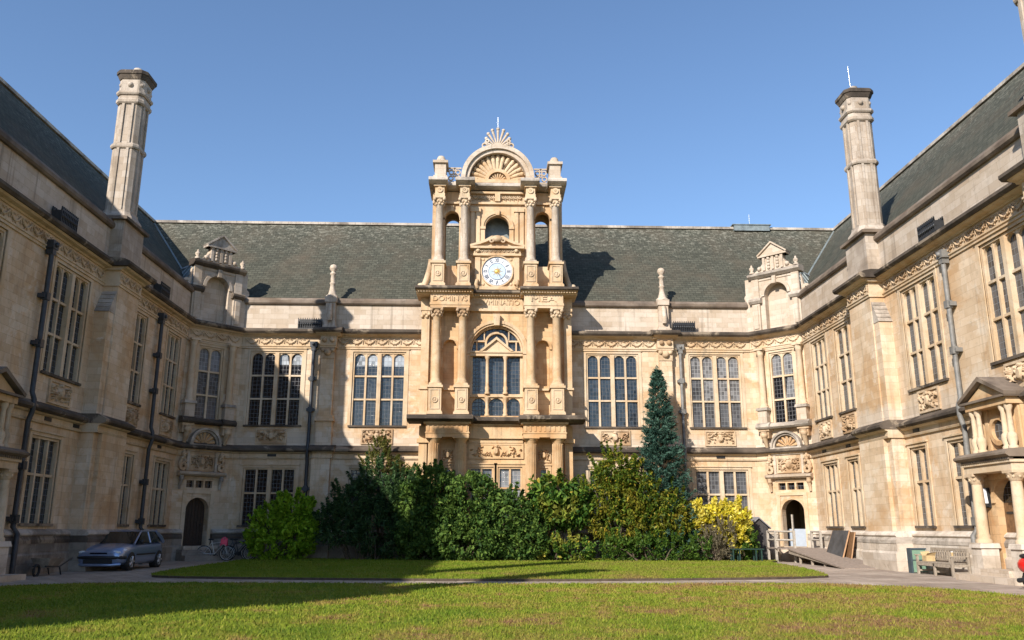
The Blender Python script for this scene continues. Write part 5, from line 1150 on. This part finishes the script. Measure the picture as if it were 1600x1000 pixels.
# ------------------------------------------------------------------ ramp, boards, shed, table
def ramp():
    t = thing('access_ramp', 'grey timber ramp with handrails up to the open corner door', 'ramp', (14.3, 38, 0)); m = MB()
    def plank(x0, x1, y0, y1, z0, z1): m.add([Vector(p) for p in ((x0, y0, z0), (x1, y0, z0), (x1, y1, z1), (x0, y1, z1), (x0, y0, z0-.06), (x1, y0, z0-.06), (x1, y1, z1-.06), (x0, y1, z1-.06))], [(0, 1, 2, 3), (7, 6, 5, 4), (0, 4, 5, 1), (1, 5, 6, 2), (2, 6, 7, 3), (3, 7, 4, 0)])
    n = 36; ya, yb = 39.4, 33.2
    for k in range(n): a, b = ya+(yb-ya)*k/n, ya+(yb-ya)*(k+.94)/n; z = lambda y: .04 + .6*(y-yb)/(ya-yb); plank(13.75, 15.45, b, a, z(b), z(a))
    m.build('sloping_deck', M['deck'], t); m = MB()
    for k in range(12): a = 39.42+k*.2; m.box(W0, 13.45, 15.5, a, a+.188, .58, .64)
    m.build('landing', M['deck'], t); m = MB()
    for x in (13.8, 15.35): m.add([Vector(p) for p in ((x, ya, .57), (x+.06, ya, .57), (x+.06, yb+.5, .04), (x, yb+.5, .04), (x, ya, .4), (x+.06, ya, .4), (x+.06, yb+.5, .0), (x, yb+.5, .0))], [(0, 1, 2, 3), (7, 6, 5, 4), (0, 4, 5, 1), (1, 5, 6, 2), (2, 6, 7, 3), (3, 7, 4, 0)])
    for y, h in ((38.2, .42), (36.8, .28), (35.4, .15)):
        for x in (13.85, 15.2): m.box(W0, x, x+.09, y, y+.09, 0, h)
    m.build('bearers', M['old_wood'], t)
    for pts in ([(13.5, 41.3), (13.5, 40.2), (14.12, 39.45)], [(15.3, 40.4), (15.35, 39.45)]):
        m = MB()
        for x, y in pts: m.box(W0, x-.05, x+.05, y-.05, y+.05, 0, 1.42)
        for a, b in zip(pts, pts[1:]):
            for z in (1.38, 1.0): m.tube([Vector((*a, z)), Vector((*b, z))], .045, 5)
        m.build('handrail', M['rail'], t)
ramp()
def board(y0, y1, x0, lean, z1, mat, label, th=.06):
    m = MB(); zb = .3; p = [Vector((x0-lean, y1, zb-.28)), Vector((x0-lean, y0, zb-.3)), Vector((x0, y0+.05, z1)), Vector((x0, y1-.1, z1))]; d = Vector((-th, 0, .02)); q_ = [v+d for v in p]
    t = thing('leaning_board', label, 'board', (x0-lean/2, (y0+y1)/2, 0)); m.add(p+q_, [(3, 2, 1, 0), (4, 5, 6, 7), (0, 1, 5, 4), (1, 2, 6, 5), (2, 3, 7, 6), (3, 0, 4, 7)]); m.build('panel', mat, t)
    m = MB(); m.tube([(p[0]+q_[0])/2, (p[3]+q_[3])/2], th*.62, 4); m.tube([(p[1]+q_[1])/2, (p[2]+q_[2])/2], th*.62, 4); m.build('edge_strip', M['ply'], t)
board(36.3, 38.2, 15.45, .5, 1.42, M['board'], 'large black slate-faced board leaning against the right wall above the ramp')
board(35.9, 37.6, 15.5, .33, 1.36, M['oak'], 'brown board leaning behind the black board on the right wall', .05)
t = thing('garden_shed', 'small dark shed with a grey gable roof beside the golden shrub', 'shed', (13.2, 42, 0)); m = MB(); m.box(W0, 12.7, 13.62, 41.5, 42.6, 0, 1.55); m.prism(W0, [(12.7, 1.55), (13.62, 1.55), (13.16, 1.98)], 41.5, 42.6)
for k in range(7): m.box(W0, 12.72+k*.13, 12.74+k*.13, 41.48, 41.51, .05, 1.6)
m.build('shed_body', M['tar'], t); m = MB()
for sg in (-1, 1): m.prism(W0, [(13.16, 2.0), (13.16+sg*.58, 1.5), (13.16+sg*.58, 1.56), (13.16, 2.07)], 41.4, 42.7)
m.build('roof', M['shedroof'], t)
t = thing('plank_table', 'dark green low table on the grass by the golden shrub', 'table', (11.85, 39.4, 0)); m = MB()
for k in range(4): m.box(W0, 11.1, 12.6, 39.15+k*.13, 39.26+k*.13, .58, .62)
m.build('table_top', M['greenpaint'], t)
for x in (11.15, 11.45, 12.2, 12.45):
    for y in (39.18, 39.55): m = MB(); m.box(W0, x, x+.06, y, y+.06, 0, .58); m.build('leg', M['greenpaint'], t)
# wheelbarrow-like trolley by the left wall
t = thing('wheelbarrow', 'small grey wheelbarrow standing on dark legs near the left porch', 'wheelbarrow', (-14.1, 28.6, 0)); m = MB()
m.add([Vector(p) for p in ((-14.3, 28.1, .25), (-13.95, 28.1, .25), (-13.95, 28.7, .25), (-14.3, 28.7, .25), (-14.42, 27.9, .55), (-13.8, 27.9, .55), (-13.8, 28.85, .52), (-14.42, 28.85, .52))], [(0, 1, 2, 3), (0, 1, 5, 4), (1, 2, 6, 5), (2, 3, 7, 6), (3, 0, 4, 7)]); m.build('tray', M['dirty'], t)
m = MB()
for x in (-14.3, -13.92): m.tube([Vector((x, 27.9, .3)), Vector((x, 28.8, .26)), Vector((x, 29.6, .5))], .025, 6); m.tube([Vector((x, 28.8, .28)), Vector((x, 28.95, .0))], .025, 6)
m.build('frame', M['iron'], t); m = MB(); m.tube([Vector((-14.11, 27.75+.17*math.cos(2*PI*k/16), .18+.17*math.sin(2*PI*k/16))) for k in range(17)], .04, 6); m.build('wheel', M['rubber'], t)
# red scooter, mostly beyond the right edge of the picture
def scooter(x, y):
    t = thing('motor_scooter', 'red motor scooter parked at the right edge of the photo', 'scooter', (x, y, 0)); P = lambda d, z, s=0: Vector((x+s, y-d, z))
    for d in (-.1, 1.15):
        m = MB(); m.tube([P(d+.2*math.cos(2*PI*k/18), .23+.2*math.sin(2*PI*k/18)) for k in range(19)], .055, 8); w = m.build('wheel', M['rubber'], t); m = MB(); m.ball(P(d, .23), .13, .35, 1, 1, 10); m.build('hub', M['alloy'], w)
    m = MB(); m.tube([P(1.15, .23, .06), P(1.0, .75, .0), P(.95, 1.05, 0)], .035, 6); m.build('fork', M['iron'], t); MB().tube([P(-.1, .25), P(.35, .3)], .05, 6).tube([P(-.35, .22, -.12), P(.15, .28, -.06)], .06, 8).build('exhaust', M['iron'], t)
    m = MB(); m.ball(P(.0, .6), .3, .6, 1.45, .75, 14); m.ball(P(1.02, .62), .26, .9, .5, 1.35, 14); m.ball(P(1.14, .48), .2, .5, 1.1, .55, 12); m.box(W0, x-.16, x+.16, y-.95, y-.25, .3, .38); m.build('fairing', M['red'], t)
    m = MB(); m.ball(P(.02, .83), .26, .55, 1.35, .3, 12); m.build('seat', M['plastic'], t); m = MB(); m.tube([P(.85, 1.05, -.32), P(.95, 1.08, 0), P(.85, 1.05, .32)], .02, 6); m.build('handlebar', M['iron'], t); m = MB(); m.ball(P(1.1, 1.0), .1, 1, .6, 1, 10); m.build('headlight', M['headlamp'], t)
scooter(13.86, 21.9)

# ------------------------------------------------------------------ planting
def leaves(name, mat, clumps, per, L, W, parent, spread=.55, up=.25, droop=0, seed=0):
    r = np.random.default_rng(seed); c = np.repeat(clumps[:, :3], per, 0); cr = np.repeat(clumps[:, 3], per); nrm = np.repeat(clumps[:, 4:7], per, 0); n = len(c)
    d = r.normal(0, 1, (n, 3)); d /= np.linalg.norm(d, axis=1)[:, None]; p = c + d*(cr*r.uniform(.15, 1, n)**.6)[:, None]
    p[:, 2] = np.maximum(p[:, 2], .06)
    ax = nrm*(1-spread) + r.normal(0, spread, (n, 3)) + np.array([0, 0, up]); ax /= np.linalg.norm(ax, axis=1)[:, None]
    sd = np.cross(ax, r.normal(0, 1, (n, 3))); sd /= np.linalg.norm(sd, axis=1)[:, None] + 1e-6
    k_ = r.uniform(.45, 1.55, n)[:, None]; l = L*k_; w = W*k_*r.uniform(.7, 1.2, n)[:, None]
    tip = ax.copy(); tip[:, 2] -= droop; v = np.stack([p - ax*l*.5, p + sd*w*.5, p + tip*l*.6, p - sd*w*.5], 1)
    return raw_mesh(name, v.reshape(-1, 3) - np.array(parent.location), 4, mat, parent)
def clumps_of(blobs, dens, cr, r, inner=.55):
    out = []
    for (x, y, z, a, b, c) in blobs:
        n = int(dens*(a*b+b*c+a*c)); d = r.normal(0, 1, (n, 3)); d /= np.linalg.norm(d, axis=1)[:, None]; k = r.uniform(inner, 1.04, n)**.7
        p = np.stack([x+d[:, 0]*a*k, y+d[:, 1]*b*k, z+d[:, 2]*c*k], 1); ok = p[:, 2] > .08
        out.append(np.concatenate([p, (cr*r.uniform(.6, 1.4, n))[:, None], d], 1)[ok])
    return np.concatenate(out)
def shrub(name, label, cat, blobs, mat, dens, per, cr, L, W, seed, shoots=0, trunk=True, group=None, spread=.55, up=.25, droop=0, inner=.55, shoot_len=.5):
    r = np.random.default_rng(seed); bx = np.mean([b[0] for b in blobs]); by = np.mean([b[1] for b in blobs])
    t = thing(name, label, cat, (bx, by, 0), group); c = clumps_of(blobs, dens, cr, r, inner)
    if shoots:
        ex = []
        for k in range(shoots):
            b = blobs[r.integers(len(blobs))]; d = r.normal(0, 1, 3); d[2] = abs(d[2])*1.3; d /= np.linalg.norm(d); p = np.array(b[:3]) + d*np.array(b[3:]); ln = r.uniform(.3, 1)*shoot_len; dd = d*.5 + np.array([0, 0, .6])
            for s in np.linspace(0, 1, 5): ex.append([*(p+dd*ln*s), cr*.45*(1.1-s*.7), *d])
        c = np.concatenate([c, np.array(ex)])
    leaves('foliage', mat, c, per, L, W, t, spread, up, droop, seed)
    m = MB()
    for (x, y, z, a, b_, c_) in blobs:
        for k in range(3):
            e = Vector((x+r.uniform(-.5, .5)*a, y+r.uniform(-.5, .5)*b_, z+.3*c_)); s = Vector((bx+(x-bx)*.5+r.uniform(-.25, .25), by+r.uniform(-.2, .2), 0)); md = (s+e)/2 + Vector((r.uniform(-.2, .2), 0, .15)); m.tube([s, md, e], .05, 6, r1=.015)
    m.build('stems', M['bark'], t, uv=False); return t
shrub('lime_shrub', 'bright lime green shrub beside the bicycles', 'shrub', [(-9.75, 40.6, .95, 1.4, 1.0, 1.0), (-9.25, 40.8, 2.2, .95, .8, .8), (-10.3, 40.6, 1.6, .75, .7, .65), (-8.75, 40.8, 1.2, .8, .8, 1.0)], M['leaf_lime'], 34, 22, .23, .17, .10, 1, 50, inner=.75)
shrub('dark_yew', 'dark evergreen tree in deep shade left of the big laurel', 'tree', [(-5.3, 41.0, 3.1, 1.25, 1.0, 1.3), (-6.3, 40.9, 2.7, 1.3, .9, .8), (-7.1, 40.7, 1.9, 1.0, .9, .5), (-5.0, 40.6, 1.3, 1.4, 1.1, 1.2), (-4.1, 40.6, 2.4, .9, .9, 1.4), (-6.9, 40.3, 1.1, 1.0, .8, .4)], M['leaf_dark'], 26, 24, .26, .17, .055, 2, 110, spread=.5, up=.1, droop=.3, shoot_len=.9)
shrub('wispy_shrub', 'tall wispy yellow green shrub rising above the dark evergreen', 'shrub', [(-5.3, 41.9, 4.5, 1.0, .6, .5), (-4.3, 41.9, 4.1, .8, .6, .45), (-5.3, 41.9, 5.1, .3, .3, .55)], M['leaf_wispy'], 40, 16, .16, .12, .05, 3, 40, shoot_len=.6)
shrub('laurel_bush', 'biggest dark green laurel bush in front of the clock tower', 'shrub', [(-2.6, 40.2, 2.4, 1.5, 1.2, 1.9), (-2.9, 40.0, 1.1, 1.3, 1.2, 1.1), (-3.5, 40.5, 2.5, .9, 1.0, 1.4), (-.7, 40.1, 2.4, 1.5, 1.2, 1.55), (.6, 39.9, 1.6, 1.5, 1.3, 1.5), (1.8, 39.9, .8, .95, 1.1, .85), (-1.0, 39.6, .9, 1.8, 1.1, .9)], M['leaf_laurel'], 40, 30, .25, .15, .09, 4, 70, up=.1, droop=.15, shoot_len=.6, inner=.8)
shrub('fatsia_bush', 'broad leaved light green bush right of the clock tower doorway', 'shrub', [(3.1, 40.5, 3.1, 1.25, .9, .85), (4.2, 40.5, 2.4, .8, .8, .8), (2.3, 40.5, 2.4, .6, .7, .6), (3.4, 40.4, 2.0, .9, .7, .5)], M['leaf_fatsia'], 34, 16, .26, .26, .14, 5, 25, up=.05, droop=.35)
shrub('low_bush', 'low mixed green bush under the broad leaved bush', 'shrub', [(3.0, 39.6, .5, .7, .6, .55), (4.2, 39.6, .55, .8, .6, .6)], M['leaf_fatsia'], 46, 16, .18, .15, .08, 6, 12)
shrub('olive_tree', 'tall olive and orange tinted shrub left of the blue spruce', 'shrub', [(6.1, 40.6, 4.0, 1.1, .9, .95), (5.5, 40.6, 2.9, 1.0, .9, 1.0), (7.1, 40.4, 3.0, 1.1, .9, 1.2), (8.3, 40.1, 2.3, 1.15, .9, 1.0), (6.3, 40.3, 1.7, 1.5, .9, 1.1), (7.6, 40.3, 1.5, 1.2, .9, 1.0), (8.9, 40.1, 1.6, .6, .7, .6)], M['leaf_olive'], 46, 26, .23, .14, .065, 7, 110, up=-.1, droop=.5, shoot_len=.75, inner=.5)
shrub('green_bush', 'low fresh green bush at the foot of the olive shrub', 'shrub', [(5.9, 39.6, .55, .9, .6, .6), (7.2, 39.5, .6, .9, .6, .62), (8.6, 39.5, .6, .9, .6, .6), (9.7, 39.6, .55, .7, .6, .55)], M['leaf_green'], 50, 18, .17, .11, .05, 8, 40, up=.4)
shrub('golden_shrub', 'brilliant yellow leaved shrub beside the small shed', 'shrub', [(10.6, 40.5, 1.7, 1.1, .75, .85), (11.6, 40.5, 1.9, .75, .7, .65), (9.9, 40.5, 1.9, .6, .6, .5), (11.6, 40.3, 1.2, .6, .6, .7)], M['leaf_yellow'], 56, 22, .19, .17, .11, 9, 60)
shrub('grey_bush', 'grey brown twiggy bush in front of the golden shrub', 'shrub', [(10.95, 39.7, 1.05, .55, .5, .8), (10.4, 39.7, .7, .5, .5, .6)], M['leaf_grey'], 70, 20, .14, .10, .025, 10, 40, up=.5)
shrub('dark_bush', 'small dark green bush between the golden shrub and the shed', 'shrub', [(12.2, 40.4, .95, .5, .5, .75), (11.9, 40.0, .45, .4, .4, .4)], M['leaf_green'], 60, 18, .16, .13, .07, 11, 10)
def spruce():
    r = np.random.default_rng(21); x, y, H = 8.4, 41.0, 9.35; t = thing('blue_spruce', 'tall narrow blue green conifer against the right half of the range', 'conifer', (x, y, 0)); cl = []; m = MB()
    m.tube([Vector((x, y, 0)), Vector((x, y, 4)), Vector((x+.02, y, H-.2))], .16, 8, r1=.02)
    tr = m.build('trunk', M['bark'], t, uv=False)
    for k in range(1050):
        z = .5 + (H-.7)*r.uniform(0, 1)**1.15; R = 1.95*(1-(z/H))**.85*r.uniform(.6, 1.1) + .1; a = r.uniform(0, 2*PI)
        n_ = max(3, int(R/.13))
        for s in range(n_):
            f = (s+1)/n_
            if f < .35: continue
            rr = R*f; zz = z - .32*R*f + .38*R*f**3; cl.append([x+rr*math.cos(a), y+rr*math.sin(a), zz, .11*(1.25-f*.5), math.cos(a), math.sin(a), .25])
    for s in range(12): cl.append([x, y, H-.9+.08*s, .1, 0, 0, 1])
    leaves('foliage', M['leaf_spruce'], np.array(cl), 12, .15, .036, t, .45, .15, .1, 22)
spruce()
